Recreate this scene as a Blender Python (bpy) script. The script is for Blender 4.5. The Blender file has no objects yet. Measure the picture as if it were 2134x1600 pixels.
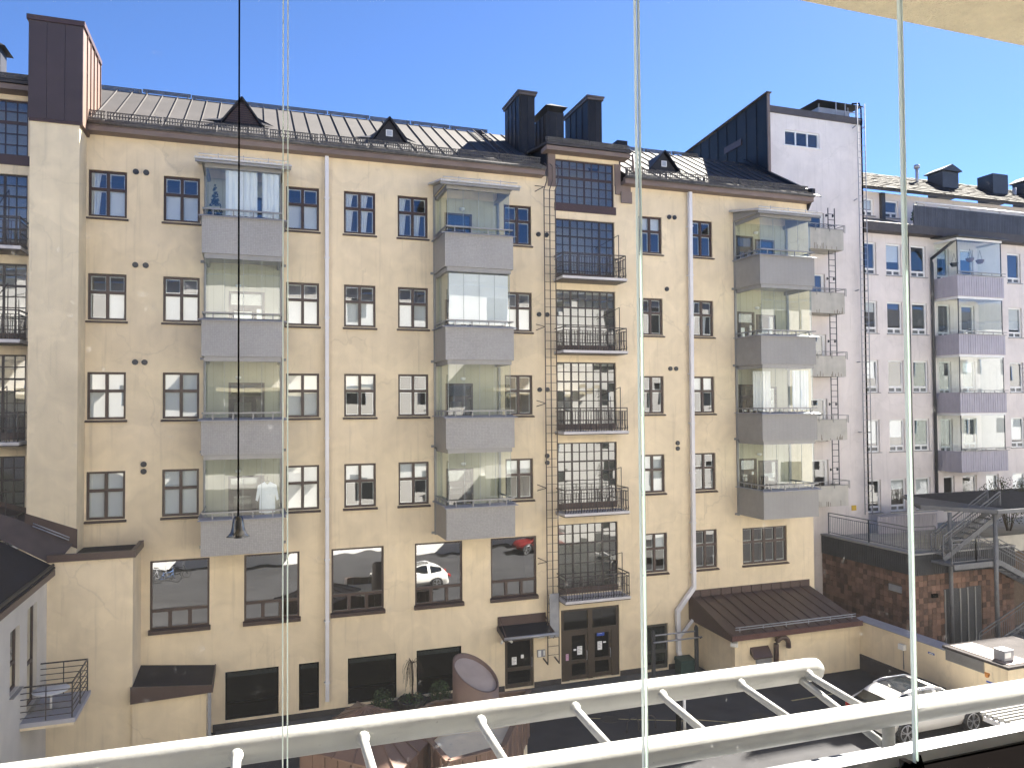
import bpy, math, random
from mathutils import Vector, Matrix
random.seed(7)
R = math.radians
scene = bpy.context.scene
C = scene.collection
E = 11.1                                   # eye height above the courtyard (camera stands on an upper balcony)

# ------------------------------------------------------------------ camera
cam_d = bpy.data.cameras.new('camera'); cam = bpy.data.objects.new('camera', cam_d); C.objects.link(cam)
YAW, PITCH, ROLL, FPX = R(18.9173), R(1.5262), R(-0.42), 1573.86
fw = Vector((math.sin(YAW)*math.cos(PITCH), math.cos(YAW)*math.cos(PITCH), math.sin(PITCH)))
rt0 = Vector((math.cos(YAW), -math.sin(YAW), 0)); up0 = rt0.cross(fw)
rt = rt0*math.cos(ROLL) + up0*math.sin(ROLL); up = up0*math.cos(ROLL) - rt0*math.sin(ROLL)
cam.matrix_world = Matrix(((rt.x, up.x, -fw.x, 0), (rt.y, up.y, -fw.y, 0), (rt.z, up.z, -fw.z, E), (0, 0, 0, 1)))
cam_d.sensor_fit = 'HORIZONTAL'; cam_d.sensor_width = 36.0; cam_d.lens = 36.0*FPX/2134
cam_d.shift_y = 6.85/2134; cam_d.clip_start = 0.05; cam_d.clip_end = 2000
scene.camera = cam

# ------------------------------------------------------------------ world, sun, exposure
SUN_EL, SUN_PHI = 44.0, 30.0              # elevation; degrees behind the facade plane, from the right
world = bpy.data.worlds.new('World'); scene.world = world; world.use_nodes = True
wn = world.node_tree.nodes; wl = world.node_tree.links
sky = wn.new('ShaderNodeTexSky'); sky.sky_type = 'NISHITA'; sky.sun_disc = False
sky.sun_elevation = R(SUN_EL); sky.sun_rotation = R(90-SUN_PHI)
sky.altitude = 300; sky.air_density = 0.41; sky.dust_density = 0.10; sky.ozone_density = 8.0
bgn = wn['Background']; bgn.inputs['Strength'].default_value = 0.05
wl.new(sky.outputs['Color'], bgn.inputs['Color'])
sun_d = bpy.data.lights.new('sun', 'SUN'); sun_d.energy = 5.0; sun_d.angle = R(0.53); sun_d.color = (1.0, .93, .82)
sun = bpy.data.objects.new('sun', sun_d); C.objects.link(sun)
to_sun = Vector((math.cos(R(SUN_EL))*math.cos(R(SUN_PHI)), math.cos(R(SUN_EL))*math.sin(R(SUN_PHI)), math.sin(R(SUN_EL))))
sun.rotation_euler = to_sun.to_track_quat('Z', 'Y').to_euler(); sun.location = (30, 20, 60)
vs = scene.view_settings; vs.view_transform = 'Standard'; vs.look = 'None'; vs.gamma = 1.0; vs.use_curve_mapping = False
vs.exposure = 2.9
cy = scene.cycles; cy.max_bounces = 6; cy.diffuse_bounces = 3; cy.glossy_bounces = 3; cy.transparent_max_bounces = 16
cy.transmission_bounces = 6; cy.caustics_reflective = False; cy.caustics_refractive = False
cy.use_denoising = True; cy.use_adaptive_sampling = True; cy.adaptive_threshold = .025; cy.sample_clamp_indirect = 6.0

# ------------------------------------------------------------------ materials
MATS = {}
def _mat(name):
    m = bpy.data.materials.new(name); m.use_nodes = True
    nt = m.node_tree; return m, nt, nt.nodes, nt.links
def mat(name, col, rough=.7, var=.12, scale=3.0, bump=0.0, bscale=60.0, metal=0.0, spec=.4, objvar=0.0, streak=0.0, stain=None, dist=0.0, crack=0.0, speck=0.0):
    """procedural paint/plaster/metal: two-scale noise in tone, optional vertical streaks, fine bump"""
    if name in MATS: return MATS[name]
    m, nt, N, L = _mat(name)
    b = N['Principled BSDF']; b.inputs['Roughness'].default_value = rough; b.inputs['Metallic'].default_value = metal
    b.inputs['Specular IOR Level'].default_value = spec
    g = N.new('ShaderNodeNewGeometry')
    n1 = N.new('ShaderNodeTexNoise'); n1.inputs['Scale'].default_value = scale; n1.inputs['Detail'].default_value = 6
    L.new(g.outputs['Position'], n1.inputs['Vector'])
    n2 = N.new('ShaderNodeTexNoise'); n2.inputs['Scale'].default_value = scale*.21; n2.inputs['Detail'].default_value = 5; n1.inputs['Distortion'].default_value = dist; n2.inputs['Distortion'].default_value = dist
    L.new(g.outputs['Position'], n2.inputs['Vector'])
    ad = N.new('ShaderNodeMath'); ad.operation = 'ADD'; L.new(n1.outputs['Fac'], ad.inputs[0]); L.new(n2.outputs['Fac'], ad.inputs[1])
    last = ad.outputs[0]
    if streak:
        mp = N.new('ShaderNodeMapping'); mp.inputs['Scale'].default_value = (2.6, 2.6, .16); L.new(g.outputs['Position'], mp.inputs['Vector'])
        n3 = N.new('ShaderNodeTexNoise'); n3.inputs['Scale'].default_value = 1.0; n3.inputs['Detail'].default_value = 5; L.new(mp.outputs[0], n3.inputs['Vector'])
        mm = N.new('ShaderNodeMath'); mm.operation = 'MULTIPLY_ADD'; mm.inputs[1].default_value = streak; L.new(n3.outputs['Fac'], mm.inputs[0]); L.new(last, mm.inputs[2])
        s2 = N.new('ShaderNodeMath'); s2.operation = 'SUBTRACT'; s2.inputs[1].default_value = streak*.5; L.new(mm.outputs[0], s2.inputs[0]); last = s2.outputs[0]
    if objvar:
        oi = N.new('ShaderNodeObjectInfo'); mm = N.new('ShaderNodeMath'); mm.operation = 'MULTIPLY_ADD'; mm.inputs[1].default_value = objvar
        L.new(oi.outputs['Random'], mm.inputs[0]); L.new(last, mm.inputs[2])
        s2 = N.new('ShaderNodeMath'); s2.operation = 'SUBTRACT'; s2.inputs[1].default_value = objvar*.5; L.new(mm.outputs[0], s2.inputs[0]); last = s2.outputs[0]
    mr = N.new('ShaderNodeMapRange'); mr.inputs['From Min'].default_value = .55; mr.inputs['From Max'].default_value = 1.45
    L.new(last, mr.inputs['Value'])
    mx = N.new('ShaderNodeMix'); mx.data_type = 'RGBA'
    lo = [c*(1-var*1.6) for c in col]; hi = [min(1, c*(1+var)) for c in col]
    if stain: lo = list(stain)
    mx.inputs['A'].default_value = (*lo, 1); mx.inputs['B'].default_value = (*hi, 1)
    L.new(mr.outputs[0], mx.inputs['Factor']); colr = mx.outputs['Result']
    def darken(fac, amount):
        nonlocal colr
        q = N.new('ShaderNodeMath'); q.operation = 'MULTIPLY_ADD'; q.inputs[1].default_value = -amount; q.inputs[2].default_value = 1; L.new(fac, q.inputs[0])
        w = N.new('ShaderNodeMix'); w.data_type = 'RGBA'; w.blend_type = 'MULTIPLY'; w.inputs['Factor'].default_value = 1; L.new(colr, w.inputs['A']); L.new(q.outputs[0], w.inputs['B']); colr = w.outputs['Result']
    if crack:                                 # hairline cracks and old repair patches in the render
        nd = N.new('ShaderNodeTexNoise'); nd.inputs['Scale'].default_value = 1.3; nd.inputs['Detail'].default_value = 6; L.new(g.outputs['Position'], nd.inputs['Vector'])
        vd = N.new('ShaderNodeVectorMath'); vd.operation = 'MULTIPLY_ADD'; vd.inputs[1].default_value = (.9,.9,.9); L.new(nd.outputs['Color'], vd.inputs[0]); L.new(g.outputs['Position'], vd.inputs[2])
        v1 = N.new('ShaderNodeTexVoronoi'); v1.feature = 'DISTANCE_TO_EDGE'; v1.inputs['Scale'].default_value = .42; L.new(vd.outputs[0], v1.inputs['Vector'])
        r1 = N.new('ShaderNodeMapRange'); r1.inputs['From Min'].default_value = .014; r1.inputs['From Max'].default_value = .0; L.new(v1.outputs['Distance'], r1.inputs['Value'])
        nm = N.new('ShaderNodeTexNoise'); nm.inputs['Scale'].default_value = .5; L.new(g.outputs['Position'], nm.inputs['Vector'])
        r2 = N.new('ShaderNodeMapRange'); r2.inputs['From Min'].default_value = .48; r2.inputs['From Max'].default_value = .62; L.new(nm.outputs['Fac'], r2.inputs['Value'])
        mm = N.new('ShaderNodeMath'); mm.operation = 'MULTIPLY'; L.new(r1.outputs[0], mm.inputs[0]); L.new(r2.outputs[0], mm.inputs[1]); darken(mm.outputs[0], crack)
        v2 = N.new('ShaderNodeTexVoronoi'); v2.inputs['Scale'].default_value = .55; L.new(vd.outputs[0], v2.inputs['Vector'])
        sp_ = N.new('ShaderNodeSeparateColor'); L.new(v2.outputs['Color'], sp_.inputs[0]); darken(sp_.outputs[0], .07)
        mp2 = N.new('ShaderNodeMapping'); mp2.inputs['Scale'].default_value = (7, 7, .35); L.new(g.outputs['Position'], mp2.inputs['Vector'])
        n5 = N.new('ShaderNodeTexNoise'); n5.inputs['Scale'].default_value = 1; n5.inputs['Detail'].default_value = 3; L.new(mp2.outputs[0], n5.inputs['Vector'])
        r5 = N.new('ShaderNodeMapRange'); r5.inputs['From Min'].default_value = .58; r5.inputs['From Max'].default_value = .8; L.new(n5.outputs['Fac'], r5.inputs['Value']); darken(r5.outputs[0], .16)
    if speck:
        n6 = N.new('ShaderNodeTexNoise'); n6.inputs['Scale'].default_value = 95; n6.inputs['Detail'].default_value = 2; L.new(g.outputs['Position'], n6.inputs['Vector'])
        r6 = N.new('ShaderNodeMapRange'); r6.inputs['From Min'].default_value = .70; r6.inputs['From Max'].default_value = .78; L.new(n6.outputs['Fac'], r6.inputs['Value']); darken(r6.outputs[0], speck)
        mp3 = N.new('ShaderNodeMapping'); mp3.inputs['Scale'].default_value = (4, 30, 30); L.new(g.outputs['Position'], mp3.inputs['Vector'])
        n7 = N.new('ShaderNodeTexNoise'); n7.inputs['Scale'].default_value = 1; n7.inputs['Detail'].default_value = 5; L.new(mp3.outputs[0], n7.inputs['Vector'])
        r7 = N.new('ShaderNodeMapRange'); r7.inputs['From Min'].default_value = .5; r7.inputs['From Max'].default_value = .75; L.new(n7.outputs['Fac'], r7.inputs['Value']); darken(r7.outputs[0], speck*.5)
    L.new(colr, b.inputs['Base Color'])
    if bump:
        n4 = N.new('ShaderNodeTexNoise'); n4.inputs['Scale'].default_value = bscale; n4.inputs['Detail'].default_value = 4; L.new(g.outputs['Position'], n4.inputs['Vector'])
        bp = N.new('ShaderNodeBump'); bp.inputs['Strength'].default_value = bump; bp.inputs['Distance'].default_value = .02
        L.new(n4.outputs['Fac'], bp.inputs['Height']); L.new(bp.outputs[0], b.inputs['Normal'])
    MATS[name] = m; return m
def glass(name, tint=(.86, .9, .88), ior=1.5, add=0.0, wave=0.0, dust=0.0, wscale=.7, cut=None):
    """pane: straight-through transmission + mirror reflection by Fresnel, optional ripple and dust specks"""
    if name in MATS: return MATS[name]
    m, nt, N, L = _mat(name); N.remove(N['Principled BSDF'])
    out = N['Material Output']
    tr = N.new('ShaderNodeBsdfTransparent'); tr.inputs['Color'].default_value = (*tint, 1)
    gl = N.new('ShaderNodeBsdfGlossy'); gl.inputs['Roughness'].default_value = .004; gl.inputs['Color'].default_value = (.95, .97, 1, 1)
    fr = N.new('ShaderNodeFresnel'); fr.inputs['IOR'].default_value = ior
    g = N.new('ShaderNodeNewGeometry')
    if wave:
        oi = N.new('ShaderNodeObjectInfo')
        va = N.new('ShaderNodeVectorMath'); va.operation = 'MULTIPLY_ADD'; va.inputs[1].default_value = (37, 11, 23)
        cb = N.new('ShaderNodeCombineXYZ')
        for k in range(3): L.new(oi.outputs['Random'], cb.inputs[k])
        L.new(cb.outputs[0], va.inputs[0]); L.new(g.outputs['Position'], va.inputs[2])
        nz = N.new('ShaderNodeTexNoise'); nz.inputs['Scale'].default_value = wscale; nz.inputs['Detail'].default_value = 1; L.new(va.outputs[0], nz.inputs['Vector'])
        bp = N.new('ShaderNodeBump'); bp.inputs['Strength'].default_value = 1; bp.inputs['Distance'].default_value = wave
        L.new(nz.outputs['Fac'], bp.inputs['Height']); L.new(bp.outputs[0], gl.inputs['Normal'])
    ma = N.new('ShaderNodeMath'); ma.operation = 'ADD'; ma.inputs[1].default_value = add; ma.use_clamp = True; L.new(fr.outputs[0], ma.inputs[0])
    # the mirror image comes from the outer face only
    bf = N.new('ShaderNodeMath'); bf.operation = 'SUBTRACT'; bf.inputs[0].default_value = 1; L.new(g.outputs['Backfacing'], bf.inputs[1])
    mu = N.new('ShaderNodeMath'); mu.operation = 'MULTIPLY'; L.new(ma.outputs[0], mu.inputs[0]); L.new(bf.outputs[0], mu.inputs[1])
    mx = N.new('ShaderNodeMixShader'); L.new(mu.outputs[0], mx.inputs[0]); L.new(tr.outputs[0], mx.inputs[1]); L.new(gl.outputs[0], mx.inputs[2])
    last = mx.outputs[0]
    if dust:
        df = N.new('ShaderNodeBsdfTranslucent'); df.inputs['Color'].default_value = (.8, .8, .8, 1)
        n1 = N.new('ShaderNodeTexNoise'); n1.inputs['Scale'].default_value = 34; n1.inputs['Detail'].default_value = 4; n1.inputs['Roughness'].default_value = .7; L.new(g.outputs['Position'], n1.inputs['Vector'])
        r1 = N.new('ShaderNodeMapRange'); r1.inputs['From Min'].default_value = .64; r1.inputs['From Max'].default_value = .80; r1.inputs['To Max'].default_value = .26; L.new(n1.outputs['Fac'], r1.inputs['Value'])
        n2 = N.new('ShaderNodeTexNoise'); n2.inputs['Scale'].default_value = 2.2; n2.inputs['Detail'].default_value = 4; L.new(g.outputs['Position'], n2.inputs['Vector'])
        r2 = N.new('ShaderNodeMapRange'); r2.inputs['From Min'].default_value = .4; r2.inputs['From Max'].default_value = .75; L.new(n2.outputs['Fac'], r2.inputs['Value'])
        m1 = N.new('ShaderNodeMath'); m1.operation = 'MULTIPLY_ADD'; m1.inputs[2].default_value = 0.0065; L.new(r1.outputs[0], m1.inputs[0]); L.new(r2.outputs[0], m1.inputs[1])
        m2 = N.new('ShaderNodeMath'); m2.operation = 'MULTIPLY'; m2.inputs[1].default_value = dust; L.new(m1.outputs[0], m2.inputs[0])
        mx2 = N.new('ShaderNodeMixShader'); L.new(m2.outputs[0], mx2.inputs[0]); L.new(last, mx2.inputs[1]); L.new(df.outputs[0], mx2.inputs[2]); last = mx2.outputs[0]
    L.new(last, out.inputs['Surface'])
    MATS[name] = m; return m
def grid_mat(name, col, joint, sx, sz, rough=.55, bump=.4, var=.08):
    """small mosaic tiles on balcony fronts: too small to build singly"""
    m, nt, N, L = _mat(name); b = N['Principled BSDF']; b.inputs['Roughness'].default_value = rough
    g = N.new('ShaderNodeNewGeometry'); sp = N.new('ShaderNodeSeparateXYZ'); L.new(g.outputs['Position'], sp.inputs[0])
    axy = N.new('ShaderNodeMath'); axy.operation = 'ADD'; L.new(sp.outputs[0], axy.inputs[0]); L.new(sp.outputs[1], axy.inputs[1])
    cb = N.new('ShaderNodeCombineXYZ'); L.new(axy.outputs[0], cb.inputs[0]); L.new(sp.outputs[2], cb.inputs[1])
    br = N.new('ShaderNodeTexBrick'); br.offset = 0; br.inputs['Scale'].default_value = 1; br.inputs['Brick Width'].default_value = sx; br.inputs['Row Height'].default_value = sz
    br.inputs['Mortar Size'].default_value = sx*.09; br.inputs['Color1'].default_value = (*[c*(1-var) for c in col], 1); br.inputs['Color2'].default_value = (*[c*(1+var) for c in col], 1); br.inputs['Mortar'].default_value = (*joint, 1)
    L.new(cb.outputs[0], br.inputs['Vector'])
    nz = N.new('ShaderNodeTexNoise'); nz.inputs['Scale'].default_value = .9; nz.inputs['Detail'].default_value = 5; L.new(g.outputs['Position'], nz.inputs['Vector'])
    mr = N.new('ShaderNodeMapRange'); mr.inputs['To Min'].default_value = .82; mr.inputs['To Max'].default_value = 1.15; L.new(nz.outputs['Fac'], mr.inputs['Value'])
    mx = N.new('ShaderNodeMix'); mx.data_type = 'RGBA'; mx.blend_type = 'MULTIPLY'; mx.inputs['Factor'].default_value = 1; L.new(br.outputs['Color'], mx.inputs['A']); L.new(mr.outputs[0], mx.inputs['B'])
    L.new(mx.outputs['Result'], b.inputs['Base Color']); MATS[name] = m; return m

M_YEL   = mat('yellow_plaster', (.81, .68, .475), .85, .10, 1.15, .25, 45, streak=.5, dist=1.4, crack=.13)
M_PIER  = mat('pale_plaster', (.81, .69, .48), .85, .11, 1.15, .25, 45, streak=.5, dist=1.4, crack=.12)
M_WHITE = mat('white_plaster', (.76, .70, .665), .85, .08, 1.2, .25, 45, streak=.5, dist=1.2, crack=.10)
M_CONC  = mat('stained_concrete', (.50, .48, .43), .85, .16, 2.0, .3, 40, streak=.9)
M_BROWN = mat('brown_metal', (.066, .038, .033), .42, .15, 2.0, spec=.5)
M_FRAME = mat('brown_window_paint', (.055, .032, .026), .45, .15, 6, spec=.5)
M_FASC  = mat('fascia_paint', (.19, .145, .125), .6, .15, 2.0)
M_ROOF  = mat('seamed_roof_metal', (.060, .056, .057), .75, .18, 1.3, .10, 3.0, spec=.2, objvar=.22)
M_DARK  = mat('black_sheet_metal', (.020, .020, .023), .5, .3, 2.0, spec=.28, objvar=.5)
M_DKROOF= mat('tar_roof', (.010, .011, .021), .7, .3, 2.5, .1, 30, spec=.15)
M_GRILL = mat('galvanised_grille', (.11, .105, .10), .7, .35, 9, spec=.25)
M_GREY  = mat('grey_aluminium', (.28, .277, .27), .45, .1, 4, metal=.2)
M_SILL  = mat('grey_sill_sheet', (.30, .31, .36), .45, .12, 4, metal=.2)
M_TILE  = grid_mat('grey_mosaic', (.325, .318, .312), (.26, .255, .25), .055, .055)
M_LILAC = mat('lilac_boards', (.42, .40, .455), .7, .1, 3, objvar=.1)
M_PIPE  = mat('pipe_paint', (.72, .71, .73), .5, .08, 2, spec=.4)
M_WFR   = mat('white_window_paint', (.78, .78, .77), .5, .05, 5)
M_INNER = mat('inner_sash_white', (.70, .69, .66), .5, .06, 5)
M_BLIND = mat('white_blind', (.74, .74, .75), .8, .05, 3)
M_CURT  = mat('curtain_cloth', (.72, .72, .74), .9, .1, 3)
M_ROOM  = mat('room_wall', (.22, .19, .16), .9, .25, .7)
M_BACK  = mat('balcony_back_boards', (.46, .44, .33), .7, .08, 2)
M_DOOR  = mat('balcony_door_paint', (.065, .052, .045), .5, .12, 4)
M_STEEL = mat('dark_rail_steel', (.035, .027, .027), .45, .25, 8, spec=.5)
M_GALV  = mat('galvanised_steel', (.33, .34, .37), .5, .14, 5, metal=.3)
M_STAIR = mat('weathered_stair_steel', (.15, .155, .165), .6, .2, 5, spec=.3)
M_LADD  = mat('rusty_ladder_paint', (.11, .085, .075), .6, .3, 8)
M_ASPH  = mat('asphalt', (.050, .050, .054), .95, .3, .9, .35, 90, spec=.15)
M_PAVE  = mat('paving', (.10, .10, .10), .85, .25, 1.2, .3, 60)
M_PLINT = mat('stone_plinth', (.06, .055, .056), .9, .2, 3, spec=.1)
M_PINK  = mat('copper_brown_cladding', (.155, .098, .076), .5, .15, 2.0, metal=.1, spec=.5, objvar=.5)
M_TUBE  = mat('white_tube_paint', (.36, .362, .35), .5, .12, 7, .06, 60, spec=.32, speck=.45)
M_LEDGE = mat('ledge_sheet', (.13, .137, .145), .5, .12, 3)
M_BLACK = mat('black_plastic', (.0035, .003, .003), .8, .2, 8, spec=0.0)
M_SILV  = mat('silver_profile', (.70, .70, .72), .3, .08, 12, metal=.6)
M_CEIL  = mat('rough_cream_render', (.72, .63, .45), .95, .10, 30, .8, 160)
M_OWN   = mat('opposite_render', (.85, .83, .79), .85, .06, 1.5)
M_LEAF  = mat('leaf_green', (.035, .07, .022), .6, .5, 4, objvar=.3)
M_BARK  = mat('bark', (.07, .05, .035), .9, .3, 20)
M_POT   = mat('clay_pot', (.16, .10, .075), .8, .2, 6)
M_PAINT = mat('worn_line_paint', (.50, .50, .46), .8, .35, 6)
M_YLINE = mat('yellow_line_paint', (.42, .36, .18), .8, .4, 6)
M_LAMP  = mat('white_lamp_plastic', (.8, .8, .78), .4, .03, 5)
M_PAPER = mat('paper_notice', (.82, .82, .80), .8, .03, 5)
M_BLUES = mat('blue_sign', (.02, .07, .38), .5, .1, 5)
M_TILEB = mat('red_brown_facing_tile', (.15, .085, .06), .7, .35, 3, .2, 50, objvar=1.0)
M_MORT  = mat('tile_mortar', (.12, .085, .06), .9, .2, 5)
M_CLAD  = mat('dark_profiled_sheet', (.045, .048, .055), .45, .2, 3)
M_CARW  = mat('white_car_paint', (.78, .76, .72), .22, .02, 1, spec=.6)
M_CARB  = mat('blue_car_paint', (.05, .10, .25), .25, .05, 1, spec=.6)
M_CARG  = mat('car_glass', (.010, .012, .014), .08, .1, 1, spec=.8)
M_TYRE  = mat('tyre_rubber', (.018, .018, .018), .8, .2, 20)
M_RIM   = mat('alloy_rim', (.55, .55, .57), .3, .05, 5, metal=.8)
M_RED   = mat('red_lamp', (.45, .02, .02), .25, .05, 5)
M_GROUT = mat('green_stain', (.10, .10, .07), .9, .3, 5)
G_WIN   = glass('window_glass', (.80, .84, .83), 1.75, .07, .0022)
G_STAIR = glass('stair_glass', (.58, .61, .59), 1.75, .075, .0022, wscale=1.2)
G_BALC  = glass('balcony_glass', (.84, .89, .87), 1.65, .05, .002)
G_SHOP  = glass('dark_shop_glass', (.35, .38, .37), 1.6, .02, .003)
G_OWN   = glass('near_balcony_glass', (.985, .992, .988), 1.25, 0, 0, dust=1.0)
G_BIG   = glass('office_glass', (.5, .53, .52), 2.0, .20, .0030, wscale=1.1)
M_EDGE  = mat('glass_edge', (.72, .83, .79), .25, .08, 8, spec=.6)

# ------------------------------------------------------------------ mesh builder and objects
class MB:
    def __init__(s): s.v = []; s.f = []; s.sm = []
    def add(s, vs, fs, smooth=False):
        o = len(s.v); s.v += [tuple(p) for p in vs]; s.f += [tuple(i+o for i in f) for f in fs]; s.sm += [smooth]*len(fs); return s
    def box(s, x0, y0, z0, x1, y1, z1):
        if x0 > x1: x0, x1 = x1, x0
        if y0 > y1: y0, y1 = y1, y0
        if z0 > z1: z0, z1 = z1, z0
        return s.add([(x0,y0,z0),(x1,y0,z0),(x1,y1,z0),(x0,y1,z0),(x0,y0,z1),(x1,y0,z1),(x1,y1,z1),(x0,y1,z1)],
              [(0,3,2,1),(4,5,6,7),(0,1,5,4),(1,2,6,5),(2,3,7,6),(3,0,4,7)])
    def quad(s, *p): return s.add(p, [tuple(range(len(p)))])
    def hexa(s, a, b):
        """solid between two quads a (bottom) and b (top)"""
        return s.add(list(a)+list(b), [(3,2,1,0),(4,5,6,7),(0,1,5,4),(1,2,6,5),(2,3,7,6),(3,0,4,7)])
    def prism(s, poly, z0, z1):
        n = len(poly)
        return s.add([(x,y,z0) for x,y in poly]+[(x,y,z1) for x,y in poly],
              [tuple(reversed(range(n))), tuple(range(n,2*n))]+[(i,(i+1)%n,n+(i+1)%n,n+i) for i in range(n)])
    def prism_x(s, poly, x0, x1):
        n = len(poly)
        return s.add([(x0,y,z) for y,z in poly]+[(x1,y,z) for y,z in poly],
              [tuple(range(n)), tuple(reversed(range(n,2*n)))]+[(i,n+i,n+(i+1)%n,(i+1)%n) for i in range(n)])
    def prism_y(s, poly, y0, y1):
        n = len(poly)
        return s.add([(x,y0,z) for x,z in poly]+[(x,y1,z) for x,z in poly],
              [tuple(range(n)), tuple(reversed(range(n,2*n)))]+[(i,n+i,n+(i+1)%n,(i+1)%n) for i in range(n)])
    def tube(s, pts, r, n=8, cap=True, rs=None):
        pts = [Vector(p) for p in pts]; rings = []; vs = []
        for i, p in enumerate(pts):
            d = (pts[min(i+1,len(pts)-1)]-pts[max(i-1,0)]).normalized()
            a = Vector((0,0,1)) if abs(d.z) < .9 else Vector((1,0,0))
            u = d.cross(a).normalized(); w = d.cross(u)
            rr = rs[i] if rs else r
            for k in range(n):
                t = 2*math.pi*(k+.5)/n; vs.append(p+u*math.cos(t)*rr+w*math.sin(t)*rr)
        fs = []
        for i in range(len(pts)-1):
            for k in range(n):
                a, b = i*n+k, i*n+(k+1)%n; fs.append((a, b, b+n, a+n))
        s.add(vs, fs, n > 5)
        if cap:
            o = len(s.v)-len(vs); s.f += [tuple(o+k for k in reversed(range(n))), tuple(o+len(vs)-n+k for k in range(n))]; s.sm += [False, False]
        return s
    def bar(s, a, b, w, h=None):
        h = h or w; a, b = Vector(a), Vector(b); d = (b-a).normalized()
        q = Vector((0,0,1)) if abs(d.z) < .9 else Vector((0,1,0))
        u = d.cross(q).normalized()*w/2; v = d.cross(u).normalized()*h/2
        return s.hexa([a-u-v, a+u-v, a+u+v, a-u+v], [b-u-v, b+u-v, b+u+v, b-u+v])
    def lathe(s, prof, c=(0,0,0), n=20, lobes=0, amp=0.0):
        vs = []; m = len(prof)
        for i,(r,z) in enumerate(prof):
            for k in range(n):
                t = 2*math.pi*k/n; rr = r*(1+amp*(i/(m-1))**2*math.cos(lobes*t)) if lobes else r
                vs.append((c[0]+rr*math.cos(t), c[1]+rr*math.sin(t), c[2]+z))
        fs = [(i*n+k, i*n+(k+1)%n, (i+1)*n+(k+1)%n, (i+1)*n+k) for i in range(m-1) for k in range(n)]
        s.add(vs, fs, True); return s
    def mesh(s, name, mats):
        me = bpy.data.meshes.new(name); me.from_pydata(s.v, [], s.f); me.polygons.foreach_set('use_smooth', s.sm)
        for m in (mats if isinstance(mats, (list, tuple)) else [mats]): me.materials.append(m)
        me.validate(); me.update(); return me
WLOC = {}
def link(name, data, parent=None, loc=(0,0,0), rot=None, label=None, cat=None, group=None, kind=None):
    o = bpy.data.objects.new(name, data); C.objects.link(o)
    pl = Vector((0,0,0))
    if parent is not None: o.parent = parent; pl = WLOC[parent.name]
    o.location = Vector(loc)-pl; WLOC[o.name] = Vector(loc)
    if rot: o.rotation_euler = rot
    if label: o['label'] = label
    if cat: o['category'] = cat
    if group: o['group'] = group
    if kind: o['kind'] = kind
    return o
def build(mb, name, mats, parent=None, **kw):
    """world-space geometry -> one mesh object whose origin sits at its base"""
    xs = [p[0] for p in mb.v]; ys = [p[1] for p in mb.v]; zs = [p[2] for p in mb.v]
    c = Vector(((min(xs)+max(xs))/2, (min(ys)+max(ys))/2, min(zs)))
    mb.v = [(p[0]-c.x, p[1]-c.y, p[2]-c.z) for p in mb.v]
    return link(name, mb.mesh(name, mats), parent, c, **kw)
def empty(name, loc, parent=None, **kw): return link(name, None, parent, loc, **kw)
CACHE = {}
def shared(key, fn, mats):
    if key not in CACHE:
        mb = MB(); fn(mb); CACHE[key] = mb.mesh(str(key[0]), mats)
    return CACHE[key]

def wall_y(mb, x0, x1, z0, z1, y, holes, depth=.12, back=True):
    """wall face at Y=y looking towards -Y with rectangular holes and their reveals"""
    xs = sorted({x0, x1, *[h[0] for h in holes], *[h[1] for h in holes]}); zs = sorted({z0, z1, *[h[2] for h in holes], *[h[3] for h in holes]})
    for i in range(len(xs)-1):
        for j in range(len(zs)-1):
            cx, cz = (xs[i]+xs[i+1])/2, (zs[j]+zs[j+1])/2
            if any(h[0] < cx < h[1] and h[2] < cz < h[3] for h in holes) or not (x0 < cx < x1 and z0 < cz < z1): continue
            mb.quad((xs[i],y,zs[j]), (xs[i+1],y,zs[j]), (xs[i+1],y,zs[j+1]), (xs[i],y,zs[j+1]))
    for a,b,c,d in holes:
        Y1 = y+depth
        mb.quad((a,y,c),(a,y,d),(a,Y1,d),(a,Y1,c)); mb.quad((b,y,d),(b,y,c),(b,Y1,c),(b,Y1,d))
        mb.quad((a,y,d),(b,y,d),(b,Y1,d),(a,Y1,d)); mb.quad((b,y,c),(a,y,c),(a,Y1,c),(b,Y1,c))
def room(mb, a, b, c, d, y, deep=2.6, w=.5):
    """inside of the room behind an opening, open to the front"""
    x0, x1, z0, z1, y1 = a-w, b+w, c-.6, d+.35, y+deep
    mb.quad((x0,y1,z0),(x1,y1,z0),(x1,y1,z1),(x0,y1,z1)); mb.quad((x0,y,z0),(x0,y1,z0),(x0,y1,z1),(x0,y,z1)); mb.quad((x1,y1,z0),(x1,y,z0),(x1,y,z1),(x1,y1,z1))
    mb.quad((x0,y,z0),(x1,y,z0),(x1,y1,z0),(x0,y1,z0)); mb.quad((x0,y1,z1),(x1,y1,z1),(x1,y,z1),(x0,y,z1))
    for q in ((x0,a,z0,z1),(b,x1,z0,z1),(a,b,z0,c),(a,b,d,z1)): mb.quad((q[0],y,q[2]),(q[0],y,q[3]),(q[1],y,q[3]),(q[1],y,q[2]))

# ================================================================== THE SETTING
mb = MB(); mb.quad((-220,-120,0),(260,-120,0),(260,300,0),(-220,300,0))
ground = build(mb, 'courtyard_ground', M_ASPH, kind='structure')
mb = MB(); mb.box(-1.2, 27.2, .004, 17.9, 28.2, .06); build(mb, 'pavement', M_PAVE, kind='structure')

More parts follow.
